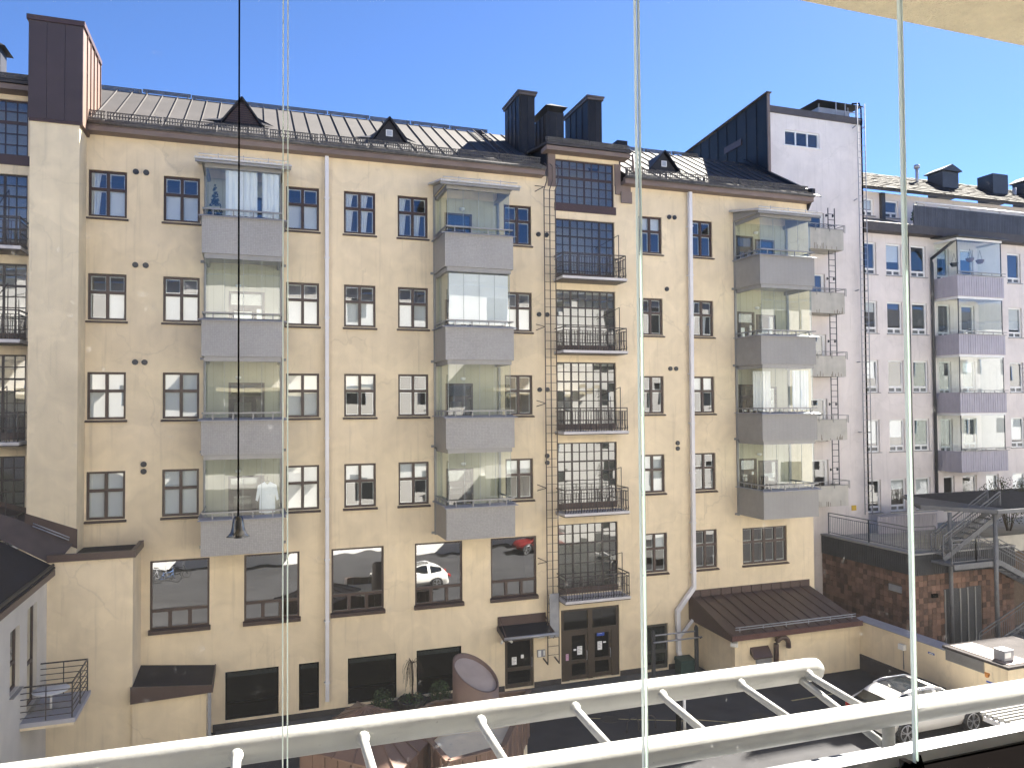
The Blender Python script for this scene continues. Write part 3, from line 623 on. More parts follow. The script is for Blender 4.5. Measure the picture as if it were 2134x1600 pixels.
# ---- glazed balconies
def glass_pane(parent, p, w, h, along='x', mats=G_BALC, name='glass_pane'):
    if along == 'x': me = shared(('bp',round(w,3),round(h,3)), lambda mb: mb.quad((0,0,0),(w,0,0),(w,0,h),(0,0,h)), mats)
    elif along == 'y-': me = shared(('bpl',round(w,3),round(h,3)), lambda mb: mb.quad((0,w,0),(0,0,0),(0,0,h),(0,w,h)), mats)
    else: me = shared(('bpr',round(w,3),round(h,3)), lambda mb: mb.quad((0,0,0),(0,w,0),(0,w,h),(0,0,h)), mats)
    return link(name, me, parent, p, rot=(0,0,R(random.uniform(-.5,.5))))
BY = 26.45
def bay(parent, x0, x1, k, tile, open_panes=(), npan=4):
    ztop, zbot = E+BTOP[k], E+BBOT[k]; head = (E+BBOT[k-1]) if k else E+8.12
    b = empty('glazed_balcony', ((x0+x1)/2, (BY+FY)/2, zbot), parent)
    mb = MB(); mb.box(x0,BY,zbot,x1,BY+.06,ztop); build(mb, 'front_panel', tile, b)
    mb = MB(); mb.box(x0,BY+.061,zbot,x0+.06,FY-.01,ztop); build(mb, 'side_panel', M_GREY, b)
    mb = MB(); mb.box(x1-.06,BY+.061,zbot,x1,FY-.01,ztop); build(mb, 'side_panel', M_GREY, b)
    mb = MB(); mb.box(x0+.062,BY+.062,zbot+.01,x1-.062,FY-.01,zbot+.12); build(mb, 'floor_slab', M_CONC, b)
    mb = MB()
    mb.hexa([(x0-.10,BY-.12,ztop-.04),(x1+.10,BY-.12,ztop-.04),(x1-.06,BY+.14,ztop+.03),(x0+.06,BY+.14,ztop+.03)],[(x0-.10,BY-.12,ztop-.02),(x1+.10,BY-.12,ztop-.02),(x1-.06,BY+.14,ztop+.06),(x0+.06,BY+.14,ztop+.06)])
    for a,c in ((x0-.10,x0+.06),(x1-.06,x1+.10)): mb.box(a,BY+.141,ztop+.001,c,FY-.01,ztop+.03)
    build(mb, 'sill', M_SILL, b)
    mb = MB(); zr = ztop+.24
    mb.box(x0+.02,BY-.06,zr-.05,x1-.02,BY-.015,zr); 
    for x in (x0+.02,x1-.065): mb.box(x,BY-.014,zr-.05,x+.045,FY-.02,zr)
    for q in range(4):
        x = x0+.35+(x1-x0-.7)*q/3; mb.box(x-.02,BY-.05,ztop-.01,x+.02,BY-.02,zr-.051)
    for q in range(3):
        y = BY+.35+q*.5
        for x in (x0+.025,x1-.06): mb.box(x,y,ztop+.03,x+.035,y+.04,zr-.051)
    build(mb, 'handrail', M_GREY, b)
    zg0, zg1 = ztop+.07, head-.16
    w = (x1-x0-.24)/npan
    for q in range(npan):
        if q in open_panes: continue
        glass_pane(b, (x0+.12+q*w+.003, BY+.10, zg0), w-.006, zg1-zg0)
    mb = MB()
    for q in range(npan+1): mb.box(x0+.12+q*w-.006,BY+.094,zg0,x0+.12+q*w+.006,BY+.106,zg1)
    build(mb, 'pane_joints', mat('joint_strip', (.30,.33,.32), .4), b, kind='stuff')
    sw = (FY-BY-.16)/2
    for q in range(2):
        glass_pane(b, (x0+.12, BY+.11+q*sw, zg0), sw-.006, zg1-zg0, 'y-'); glass_pane(b, (x1-.12, BY+.11+q*sw, zg0), sw-.006, zg1-zg0, 'y+')
    mb = MB(); mb.box(x0+.08,BY+.05,head-.16,x1-.08,BY+.15,head-.002); mb.box(x0+.07,BY+.151,head-.16,x0+.17,FY-.01,head-.002); mb.box(x1-.17,BY+.151,head-.16,x1-.07,FY-.01,head-.002); build(mb, 'header', M_GREY, b)
    mb = MB(); mb.box(x0-.03,FY-.09,zbot-.05,x0+.05,FY-.012,head); mb.box(x1-.05,FY-.09,zbot-.05,x1+.03,FY-.012,head); mb.box(x0-.14,FY-.06,zbot-.02,x0-.031,FY-.012,zbot+.07); mb.box(x1+.031,FY-.06,zbot-.02,x1+.14,FY-.012,zbot+.07); build(mb, 'wall_post', M_GREY, b)
    # boarded back wall with its door (and window on the widest stack)
    mb = MB(); bi = BAYS.index((x0,x1)); ops = [d for d in BDOORS if d[0] > x0 and d[1] < x1 and zbot < d[2] < head]
    wall_y(mb, x0+.06, x1-.06, zbot+.12, head-.01, FY-.02, [d[:4] for d in ops], .02)
    build(mb, 'back_wall', M_BACK, b)
    mb = MB()
    for q in range(1,9): xq = x0+(x1-x0)*q/9; [mb.box(xq-.004,FY-.0235,zz0,xq+.004,FY-.0205,zz1) for zz0,zz1 in (((zbot+.12,head-.02),) if not any(d[0]-.01 < xq < d[1]+.01 for d in ops) else ((max(d[3] for d in ops)+.01,head-.02),))]
    build(mb, 'board_joints', mat('joint', (.3,.27,.17), .8), b)
    for d in ops:
        a,c,z0,z1 = d[:4]; mb = MB(); y0,y1 = FY-.03,FY+.06; t = .08
        mb.box(a,y0,z0,a+t,y1,z1); mb.box(c-t,y0,z0,c,y1,z1); mb.box(a+t,y0,z1-t,c-t,y1,z1); mb.box(a+t,y0,z0,c-t,y1,z0+(.10 if d[4]=='door' else t))
        if d[4] == 'door':
            zt = z1-.48; s = c-.30
            mb.box(a+t,y0+.004,zt-.10,c-t,y1,zt); mb.box(s-.06,y0+.006,z0+.1,s+.03,y1,zt-.10); mb.box(a+t+.002,y0+.01,z0+.10,a+t+.10,y1,zt-.10); mb.box(s-.14,y0+.01,z0+.1,s-.061,y1,zt-.1); mb.box(a+t+.101,y0+.01,zt-.22,s-.141,y1,zt-.101); mb.box(a+t+.101,y0+.01,z0+.10,s-.141,y1,z0+.28)
        o = build(mb, 'balcony_door' if d[4] == 'door' else 'balcony_window', M_DOOR, b)
        mb = MB(); mb.quad((a+t,FY+.02,z0+.05),(c-t,FY+.02,z0+.05),(c-t,FY+.02,z1-t),(a+t,FY+.02,z1-t)); build(mb, 'door_glass', G_WIN, b)
        if d[4] == 'win' or k == 1: mb = MB(); mb.box(a+.1,FY+.13,z0+.9,c-.1,FY+.14,z1-.6); build(mb, 'door_blind', M_BLIND, b)
    mb = MB(); xl = x0+1.1; mb.lathe([(.001,-.09),(.07,-.075),(.10,-.03),(.10,.01),(.05,.03)], (xl, FY-.12, zbot+2.62 if k else zbot+2.60), 14); build(mb, 'globe_lamp', M_LAMP, b)
    if k == 0:                               # ridged sheet roof with snow rail on the topmost
        mb = MB(); zr0, zr1 = E+8.14, E+8.55
        mb.hexa([(x0-.22,BY-.25,zr0),(x1+.25,BY-.25,zr0),(x1+.25,FY,zr1),(x0-.22,FY,zr1)],[(x0-.22,BY-.25,zr0+.05),(x1+.25,BY-.25,zr0+.05),(x1+.25,FY,zr1+.05),(x0-.22,FY,zr1+.05)])
        for q in range(26):
            x = x0-.18+(x1-x0+.36)*q/25; mb.hexa([(x-.03,BY-.24,zr0+.051),(x+.03,BY-.24,zr0+.051),(x+.03,FY,zr1+.051),(x-.03,FY,zr1+.051)],[(x-.015,BY-.24,zr0+.085),(x+.015,BY-.24,zr0+.085),(x+.015,FY,zr1+.085),(x-.015,FY,zr1+.085)])
        build(mb, 'canopy_roof', mat('pale_ridged_sheet', (.60,.58,.55), .4, .15, 6, metal=.2), b)
        mb = MB()
        for q in range(3):
            x = x0+.5+(x1-x0-1.0)*q/2; mb.bar((x,BY-.1,zr0+.06),(x,BY-.1,zr0+.26),.02)
        mb.bar((x0-.1,BY-.1,zr0+.20),(x1+.15,BY-.1,zr0+.20),.025); build(mb, 'snow_rail', M_GALV, b)
        mb = MB(); mb.prism_x([(BY+.05,E+8.121),(FY-.02,E+8.121),(FY-.02,zr1-.02),(BY+.05,zr0+.05)], x0-.02, x0+.03); mb.prism_x([(BY+.05,E+8.121),(FY-.02,E+8.121),(FY-.02,zr1-.02),(BY+.05,zr0+.05)], x1-.03, x1+.02); mb.box(x0-.2,BY-.2,zr0-.09,x1+.22,BY-.12,zr0-.004); build(mb, 'canopy_cheek', M_GREY, b)
    return b
M_TILE3 = grid_mat('grey_strip_mosaic', (.30,.294,.288), (.25,.245,.24), .20, .045)
for k in range(4): bay(bld, *BAYS[0], k, M_TILE); bay(bld, *BAYS[1], k, M_TILE); bay(bld, *BAYS[2], k, M_TILE3)

# ---- downpipes, vents, ladder
def downpipe(pts, w=.13, name='downpipe', parent=bld, m=M_PIPE, collars=True):
    mb = MB()
    for p,q in zip(pts[:-1],pts[1:]):
        mb.bar(p, q, w, w)
    if collars:
        p,q = Vector(pts[0]),Vector(pts[1]); n = int((q-p).length/2.05)
        for k in range(1,n+1):
            c = p.lerp(q,(k-.3)/n); mb.box(c.x-w/2-.03,c.y-w/2-.012,c.z-.02,c.x+w/2+.03,c.y+w/2+.09,c.z+.02)
    return build(mb, name, m, parent)
downpipe([(2.53,FY-.17,E+9.22),(2.53,FY-.17,.62)])
downpipe([(17.80,FY-.17,E+9.22),(17.74,FY-.17,E-7.72)], .15); mb = MB()
mb.bar((17.74,FY-.17,E-7.68),(16.92,FY-.18,E-8.62),.17); mb.bar((16.92,FY-.18,E-8.56),(16.95,FY-.18,E-10.35),.17); mb.bar((16.95,FY-.18,E-10.3),(17.06,FY-.30,E-10.85),.17); mb.bar((17.55,FY-.35,E-9.0),(16.98,FY-.2,E-9.7),.11); build(mb, 'downpipe_bend', M_PIPE, bld)
VENTS = [(-3.79,-3.47,8.10),(-3.79,-3.47,4.92),(-3.78,-3.49,1.62),(10.85,11.20,6.95),(10.85,11.20,3.72),(10.85,11.18,.70),(16.86,17.12,8.10),(16.70,16.70,5.0),(16.82,17.10,1.60)]
for a,b,z in VENTS:
    for x in sorted({a,b}):
        mb = MB(); mb.tube([(x,FY+.01,E+z),(x,FY-.05,E+z)], .095, 16); mb.tube([(x,FY-.05,E+z),(x,FY-.075,E+z)], .075, 16); build(mb, 'wall_vent', M_CLAD, bld)
for x,zs in ((-3.50,(-1.83,-2.07)),(11.15,(-1.95,-2.22)),(17.13,(-1.57,-1.80))):
    for z in zs: mb = MB(); mb.tube([(x,FY+.01,E+z),(x,FY-.05,E+z)], .095, 16); mb.tube([(x,FY-.05,E+z),(x,FY-.075,E+z)], .075, 16); build(mb, 'wall_vent', M_CLAD, bld)
lad = empty('fire_ladder', (11.25, FY-.3, 1.0), bld)
LX = (10.98, 11.22, 11.46); LYy = FY-.34
for x in LX:
    pts = [(x,LYy,.98 if x != LX[1] else 2.0),(x,LYy,E+8.7),(x+.12,LYy-.02,E+9.05),(x+.12,LYy-.02,E+9.65),(x+.06,LYy+.10,E+9.80)]
    mb = MB()
    mb.tube(pts, .024, 6)
    if x != LX[1]: mb.bar((x,LYy,1.0),(x-.08,LYy+.3,1.16),.04)
    build(mb, 'rail', M_LADD, lad)
rung = shared(('rung',), lambda mb: mb.tube([(0,0,0),(.48,0,0)], .011, 5), M_LADD)
z = 1.35
while z < E+8.8: link('rung', rung, lad, (10.98, LYy, z)); z += .335
for z in (E+9.0-.2,E+3.2,E+.15,E-3.2,E-6.1):
    mb = MB(); mb.bar((10.98,LYy,z),(10.72,FY,z+.12),.025); mb.bar((10.98,LYy,z),(10.72,FY,z-.12),.025); build(mb, 'wall_stay', M_LADD, lad)
mb = MB(); mb.box(11.06,LYy-.05,2.05,11.44,LYy-.02,3.75); build(mb, 'climb_guard', M_GALV, lad)

# ---- doors at street level
def door_leaf(name, a, b, z0, z1, y=FY+.05, m=None):
    m = m or mat('door_bronze', (.055,.040,.028), .45, .15, 4)
    mb = MB(); t = .10; zm = z0+(z1-z0)*.38
    mb.box(a,y,z0,a+t,y+.06,z1); mb.box(b-t,y,z0,b,y+.06,z1); mb.box(a+t,y,z1-t,b-t,y+.06,z1); mb.box(a+t,y,z0,b-t,y+.06,z0+.16); mb.box(a+t,y,zm-.07,b-t,y+.06,zm+.07)
    o = build(mb, name, m, bld)
    mb = MB(); mb.quad((a+t,y+.03,z0+.16),(b-t,y+.03,z0+.16),(b-t,y+.03,zm-.07),(a+t,y+.03,zm-.07)); build(mb, 'pane', G_SHOP, o)
    mb = MB(); mb.quad((a+t,y+.03,zm+.07),(b-t,y+.03,zm+.07),(b-t,y+.03,z1-t),(a+t,y+.03,z1-t)); build(mb, 'pane', G_SHOP, o)
    mb = MB(); xh = b-.06 if name != 'entrance_door_right' else a+.06
    mb.tube([(xh,y-.02,zm+.05),(xh,y-.07,zm+.05),(xh,y-.07,zm+.40),(xh,y-.02,zm+.40)], .014, 6); build(mb, 'handle', M_GALV, o)
    return o
def note(x, z, w, h, y=FY+.045, m=M_PAPER, parent=bld, name='notice', lines=4, ink=None):
    mb = MB(); mb.box(x,y-.004,z,x+w,y,z+h); o = build(mb, name, m, parent)
    mb = MB()
    for k in range(lines): zz = z+h*(.85-.75*k/max(1,lines)); mb.box(x+w*.12,y-.0055,zz-h*.025,x+w*(.88-.2*(k%2)),y-.0042,zz+h*.02)
    if lines: build(mb, 'text_line', ink or mat('ink', (.25,.25,.27), .8), o)
    return o
d1 = door_leaf('entrance_door', 9.33, 10.49, .12, E-9.09); note(9.62, 1.0, .20, .30, FY+.077, parent=d1); note(10.0, 1.22, .12, .14, FY+.077, parent=d1, lines=0)
mid = 12.98
mb = MB(); y = FY+.04; zt = E-9.12
mb.box(11.70,y,.10,11.82,y+.09,E-8.16); mb.box(14.15,y,.10,14.27,y+.09,E-8.16); mb.box(mid-.10,y-.01,.10,mid+.10,y+.08,E-8.16); mb.box(11.82,y+.002,zt,14.15,y+.07,zt+.14); mb.box(11.82,y,E-8.24,14.15,y+.08,E-8.16); mb.box(11.82,y,.1,12.06,y+.07,zt); mb.box(13.93,y,.1,14.15,y+.07,zt)
ent = build(mb, 'entrance_frame', mat('door_bronze', (.055,.040,.028)), bld)
for a,b in ((11.82,mid-.10),(mid+.10,14.15)):
    mb = MB(); mb.quad((a,y+.05,zt+.14),(b,y+.05,zt+.14),(b,y+.05,E-8.24),(a,y+.05,E-8.24)); build(mb, 'transom_pane', G_SHOP, ent)
dl = door_leaf('entrance_door', 12.07, mid-.11, .12, zt-.005, FY+.06); dr = door_leaf('entrance_door', mid+.11, 13.92, .12, zt-.005, FY+.06)
note(12.42, 1.08, .22, .34, FY+.087, parent=dl); note(12.26, 1.26, .12, .07, FY+.087, parent=dl, lines=0); note(11.9, .92, .12, .26, FY+.035, parent=ent, m=mat('pink_note', (.6,.35,.5), .8), lines=2)
note(13.33, 1.18, .20, .34, FY+.087, parent=dr); note(13.58, 1.44, .13, .06, FY+.087, parent=dr, lines=0); note(13.30, 1.74, .34, .20, FY+.0865, M_BLUES, dr, 'door_sign', 2, M_PAPER); note(13.34, 1.96, .24, .09, FY+.087, parent=dr, lines=1)
d3 = door_leaf('service_door', 15.47, 16.53, .12, E-9.14, m=mat('service_door_green', (.06,.06,.05), .5)); 
mb = MB()
for k in range(12): mb.box(15.58+k*.073,FY+.10,.4,15.62+k*.073,FY+.104,E-9.3)
build(mb, 'curtain', mat('service_curtain', (.28,.31,.27), .9), d3)
can = empty('door_canopy', (9.9, 27.8, E-8.9), bld)
mb = MB(); mb.hexa([(9.02,27.35,E-8.76),(11.02,27.35,E-8.76),(11.02,FY-.005,E-8.56),(9.02,FY-.005,E-8.56)],[(9.02,27.35,E-8.70),(11.02,27.35,E-8.70),(11.02,FY-.005,E-8.50),(9.02,FY-.005,E-8.50)]); build(mb, 'canopy_top', M_DKROOF, can)
mb = MB(); mb.box(9.02,FY-.05,E-8.499,11.02,FY-.004,E-8.15); build(mb, 'upstand', M_BROWN, can)
mb = MB(); mb.prism_x([(27.35,E-8.86),(27.35,E-8.70),(FY-.055,E-8.49),(FY-.055,E-8.66)], 8.97, 9.015); mb.prism_x([(27.35,E-8.86),(27.35,E-8.70),(FY-.055,E-8.49),(FY-.055,E-8.66)], 11.025, 11.07); build(mb, 'canopy_side', M_BROWN, can)
mb = MB(); mb.tube([(8.98,27.29,E-8.74),(11.15,27.29,E-8.74)], .06, 8); build(mb, 'canopy_gutter', M_GALV, can)
mb = MB(); mb.bar((9.08,27.4,E-8.7),(9.08,FY-.06,E-8.18),.03); mb.bar((10.96,27.4,E-8.7),(10.96,FY-.06,E-8.18),.03); build(mb, 'canopy_stay', M_BROWN, can)
def wall_lamp(x, y, z, parent=None, rz=0, **kw):
    mb = MB(); mb.prism_x([(0,0),(-.18,.02),(-.22,.10),(-.18,.17),(0,.20)], -.13, .13); return link('wall_lamp', shared(('wall_lamp',), lambda m: m.prism_x([(0,0),(-.18,.02),(-.22,.10),(-.18,.17),(0,.20)], -.13, .13), M_LAMP), parent, (x,y,z), (0,0,rz), **kw)
wall_lamp(10.78, FY, E-9.12, bld)
mb = MB(); mb.box(10.66,FY-.06,1.22,10.98,FY,1.50); o = build(mb, 'intercom_panel', M_GALV, bld)
mb = MB(); mb.box(10.68,FY-.065,1.24,10.80,FY-.061,1.48); mb.box(10.90,FY-.065,1.27,10.96,FY-.061,1.47); build(mb, 'button_field', M_PAPER, o)
cm = empty('security_camera', (9.28, FY-.1, E-9.0), bld)
mb = MB(); mb.box(9.25,FY-.14,E-9.02,9.31,FY,E-8.94); build(mb, 'bracket', M_LAMP, cm)
for s in (-1,1):
    mb = MB(); mb.tube([(9.28+s*.06,FY-.14,E-8.97),(9.28+s*.22,FY-.34,E-9.08)], .045, 10); build(mb, 'camera_barrel', M_LAMP, cm)

# ================================================================== LOW SIDE WING (left) with its small balcony
wing = empty('side_wing', (-8, 20, 0), label='low yellow wing with flat tar roof and small steel balcony at the left edge', cat='building')
XC, AY, AX1 = -5.91, 26.4, -3.56
def wall_x(mb, y0, y1, z0, z1, x, holes, depth=.14):
    ys = sorted({y0, y1, *[h[0] for h in holes], *[h[1] for h in holes]}); zs = sorted({z0, z1, *[h[2] for h in holes], *[h[3] for h in holes]})
    for i in range(len(ys)-1):
        for j in range(len(zs)-1):
            cy_, cz = (ys[i]+ys[i+1])/2, (zs[j]+zs[j+1])/2
            if any(h[0] < cy_ < h[1] and h[2] < cz < h[3] for h in holes): continue
            mb.quad((x,ys[i],zs[j]),(x,ys[i+1],zs[j]),(x,ys[i+1],zs[j+1]),(x,ys[i],zs[j+1]))
    for a,b,c,d in holes:
        mb.quad((x,a,c),(x,a,d),(x-depth,a,d),(x-depth,a,c)); mb.quad((x,b,d),(x,b,c),(x-depth,b,c),(x-depth,b,d)); mb.quad((x,a,d),(x,b,d),(x-depth,b,d),(x-depth,a,d)); mb.quad((x,b,c),(x,a,c),(x-depth,a,c),(x-depth,b,c))
wh = [(22.75,23.6,E-7.35,E-5.7),(24.32,25.32,E-8.3,E-5.5),(17.5,18.4,E-7.35,E-5.7),(19.9,20.8,E-7.35,E-5.7)]
mb = MB(); wall_x(mb, 6, AY, 0, E-4.8, XC, wh); build(mb, 'court_wall', mat('grey_plaster', (.62,.58,.50), .85, .1, 1.4, .25, 45, streak=.3), wing)
mb = MB(); mb.box(XC,AY,0,AX1,FY-.01,E-4.60); build(mb, 'end_wall', M_YEL, wing)
mb = MB(); mb.box(XC+.002,AY-.08,E-4.60,AX1+.08,AY+.06,E-4.38); mb.box(AX1-.06,AY+.061,E-4.60,AX1+.08,FY-.02,E-4.38); build(mb, 'coping', M_BROWN, wing)
mb = MB(); mb.box(XC+.01,AY+.07,E-4.598,AX1-.07,FY-.02,E-4.50); build(mb, 'flat_roof', M_DKROOF, wing)
def wz(x): return E-4.75+.6*(XC+.22-x)
mb = MB(); mb.hexa([(-20,6,wz(-20)-.1),(XC+.22,6,wz(XC+.22)-.05),(XC+.22,AY+.0,wz(XC+.22)-.05),(-20,AY+.2,wz(-20)-.1)],[(-20,6,wz(-20)),(XC+.22,6,wz(XC+.22)),(XC+.22,AY+.0,wz(XC+.22)),(-20,AY+.2,wz(-20))]); build(mb, 'main_roof', M_DKROOF, wing)
mb = MB(); mb.quad((XC+.20,AY+.005,E-4.72),(-5.35,27.13,E-4.18),(-6.70,27.13,E-3.43),(-7.6,AY+.2,wz(-7.6)+.01)); mb.quad((-7.6,AY+.2,wz(-7.6)+.01),(-6.70,27.13,E-3.43),(-6.70,FY-.01,E-3.35),(-12,FY-.01,E-1.6),(-12,AY+.2,wz(-12)+.01)); build(mb, 'valley_flashing', mat('brown_roof_felt', (.075,.055,.05), .6, .3, 3), wing)
mb = MB(); mb.box(XC+.05,6,E-4.98,XC+.24,AY-.11,E-4.81); build(mb, 'eave_board', M_BROWN, wing)
mb = MB(); mb.tube([(XC+.20,6,E-4.66),(XC+.20,AY-.2,E-4.66)], .05, 8); build(mb, 'gutter', M_DARK, wing)
mb = MB(); mb.prism_y([(-12,E-2.0),(-6.67,E-3.6),(-6.67,E-3.2),(-12,E-1.5)], FY-.05, FY-.005); build(mb, 'wall_flashing', M_BROWN, wing)
mb = MB(); mb.prism_y([(PX0-.03,E-3.6),(PX1+.03,E-4.35),(PX1+.03,E-3.74),(PX0-.03,E-3.16)], PY-.035, PY-.003); build(mb, 'pier_flashing', M_BROWN, wing)
mb = MB(); mb.tube([(-6.45,27.0,E-3.55),(-5.45,27.0,E-4.05)], .02, 6); mb.tube([(-6.45,27.06,E-3.48),(-5.45,27.06,E-3.98)], .02, 6); build(mb, 'snow_rail', M_GALV, wing)
for a,b,c,d in wh:
    mb = MB(); x = XC-.10; t = .07
    mb.box(x-.06,a,c,x,a+t,d); mb.box(x-.06,b-t,c,x,b,d); mb.box(x-.06,a+t,d-t,x,b-t,d); mb.box(x-.06,a+t,c,x,b-t,c+t); mb.box(x-.05,a+t,c+(d-c)*.4,x+.002,b-t,c+(d-c)*.4+.08)
    o = build(mb, 'balcony_door' if d-c > 2 else 'window', M_FRAME, wing)
    mb = MB(); mb.quad((x-.03,a+t,c+t),(x-.03,b-t,c+t),(x-.03,b-t,d-t),(x-.03,a+t,d-t)); build(mb, 'pane', G_WIN, o)
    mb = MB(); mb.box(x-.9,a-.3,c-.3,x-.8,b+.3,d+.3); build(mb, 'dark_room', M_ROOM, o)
    mb = MB(); mb.box(XC-.002,a-.03,c-.05,XC+.10,b+.03,c-.02); build(mb, 'sill', M_GREY, o)
sb = empty('small_balcony', (-5.2, 24.8, E-8.5), wing)
bx1, by0, by1, bz = -4.60, 23.65, 25.80, E-8.38
mb = MB(); mb.box(XC+.002,by0,bz-.12,bx1,by1,bz); build(mb, 'slab', mat('pale_slab', (.40,.40,.44), .7), sb)
mb = MB(); mb.box(XC+.002,by0+.02,bz-.20,bx1-.02,by1-.02,bz-.121); build(mb, 'slab_trim', M_PIER, sb)
mb = MB(); rx, rya, ryb = bx1-.08, by0+.06, by1-.06
for k in range(6):
    zz = bz+.12+k*.165; w = .035 if k == 5 else .02
    mb.bar((XC,rya,zz),(rx,rya,zz),w); mb.bar((XC,ryb,zz),(rx,ryb,zz),w); mb.bar((rx,rya,zz),(rx,ryb,zz),w)
for y in (rya, (rya+ryb)/2, ryb): mb.bar((rx,y,bz),(rx,y,bz+.95),.03)
for y in (rya,ryb): mb.bar((XC+.6,y,bz),(XC+.6,y,bz+.95),.025)
build(mb, 'railing', M_STEEL, sb)
mb = MB(); mb.lathe([(.45,0),(.47,.02),(.46,.03),(.001,.035)], (-5.35,24.45,bz+.55), 24); mb.tube([(-5.35,24.45,bz),(-5.35,24.45,bz+.55)], .03, 8)
build(mb, 'round_table', M_LAMP, label='round white table on the small balcony of the left wing', cat='table')
wall_lamp(XC, 23.3, E-9.75, rz=R(90), label='white wall lamp under the small balcony of the left wing', cat='lamp')
# low lean-to beside the wing
lt = empty('lean_to', (-2.4, 27.2, 0), label='low yellow lean-to with dark tar roof and brown fascia below the first office window', cat='outbuilding')
mb = MB(); mb.box(AX1+.002,26.32,0,-1.40,FY-.012,E-9.08); build(mb, 'wall', M_YEL, lt)
mb = MB(); mb.hexa([(AX1+.01,26.2,E-8.66),(-1.24,26.2,E-8.86),(-1.24,FY-.02,E-8.86),(AX1+.01,FY-.02,E-8.60)],[(AX1+.01,26.2,E-8.60),(-1.24,26.2,E-8.80),(-1.24,FY-.02,E-8.80),(AX1+.01,FY-.02,E-8.54)]); build(mb, 'roof', M_DKROOF, lt)
mb = MB(); mb.prism_y([(AX1-.02,E-9.07),(-1.20,E-9.0),(-1.20,E-8.78),(AX1-.02,E-8.56)], 26.12, 26.195); build(mb, 'fascia', M_BROWN, lt)
mb = MB(); mb.box(-1.235,26.2,E-9.0,-1.20,FY-.03,E-8.77); build(mb, 'side_fascia', M_BROWN, lt)
downpipe([(-1.30,26.22,E-9.0),(-1.30,26.22,.2)], .09, 'downpipe', lt, M_GALV, False)

# ================================================================== ANNEX with brown seamed roof
anx = empty('annex', (21, 26.8, 0), label='low yellow annex with brown seamed lean-to roof under the last balcony stack', cat='outbuilding')
mb = MB(); mb.box(18.03,25.67,0,24.24,FY-.01,E-9.16); build(mb, 'wall', M_YEL, anx)
def anz(y): return E-8.98+(y-25.2)*.30/3.0*2.6
AW = .52; n = 12
def asheet(mb):
    y0, y1 = 25.2, FY-.03
    mb.hexa([(0,0,0),(AW-.004,0,0),(AW-.004,y1-y0,anz(y1)-anz(y0)),(0,y1-y0,anz(y1)-anz(y0))],[(0,0,.04),(AW-.004,0,.04),(AW-.004,y1-y0,anz(y1)-anz(y0)+.04),(0,y1-y0,anz(y1)-anz(y0)+.04)])
    mb.hexa([(-.012,0,.041),(.012,0,.041),(.012,y1-y0,anz(y1)-anz(y0)+.041),(-.012,y1-y0,anz(y1)-anz(y0)+.041)],[(-.008,0,.08),(.008,0,.08),(.008,y1-y0,anz(y1)-anz(y0)+.08),(-.008,y1-y0,anz(y1)-anz(y0)+.08)])
am = shared(('annex_sheet',), asheet, M_BROWN)
for k in range(n): link('roof_sheet', am, anx, (17.62+k*AW, 25.2, anz(25.2)))
upm = shared(('upstand',), lambda mb: mb.box(0,0,0,AW-.004,.03,.30).box(-.012,-.03,0,.012,-.001,.30), M_BROWN)
for k in range(n): link('upstand_sheet', upm, anx, (17.62+k*AW, FY-.033, anz(FY)+.02))
mb = MB(); mb.prism_x([(25.15,E-9.15),(25.15,anz(25.15)+.05),(FY-.03,anz(FY)+.25),(FY-.03,E-9.05)], 17.55, 17.60); build(mb, 'verge_board', M_BROWN, anx)
mb = MB(); mb.box(17.56,25.14,E-9.13,23.9,25.195,E-8.93); build(mb, 'eave_board', mat('red_brown_board', (.085,.035,.03), .5), anx)
mb = MB(); mb.tube([(17.9,25.42,anz(25.42)+.22),(23.8,25.42,anz(25.42)+.22)], .022, 6); mb.tube([(17.9,25.42,anz(25.42)+.13),(23.8,25.42,anz(25.42)+.13)], .022, 6)
for k in range(6): mb.bar((18.1+k*1.1,25.42,anz(25.42)+.03),(18.1+k*1.1,25.42,anz(25.42)+.24),.025)
build(mb, 'snow_rail', M_GALV, anx)
wall_lamp(17.98, 25.60, E-9.48, anx, R(-45))
mb = MB(); mb.hexa([(18.74,25.38,E-10.02),(19.6,25.38,E-10.02),(19.6,25.665,E-9.9),(18.74,25.665,E-9.9)],[(18.74,25.38,E-9.97),(19.6,25.38,E-9.97),(19.6,25.665,E-9.62),(18.74,25.665,E-9.62)]); build(mb, 'vent_hood', M_BROWN, anx)
mb = MB(); mb.box(19.0,25.62,E-10.34,19.72,25.667,E-10.03)
for k in range(5): mb.box(19.04,25.60,E-10.31+k*.055,19.68,25.619,E-10.285+k*.055)
build(mb, 'vent_grille', M_GALV, anx)
mb = MB(); pts = [(19.82,25.45,.2),(19.82,25.45,1.5)]+[(20.12-.30*math.cos(t),25.45,1.5+.30*math.sin(t)) for t in [R(a) for a in range(15,166,15)]]+[(20.42,25.45,1.36)]
mb.tube(pts, .105, 14); build(mb, 'gooseneck_duct', M_BROWN, anx)

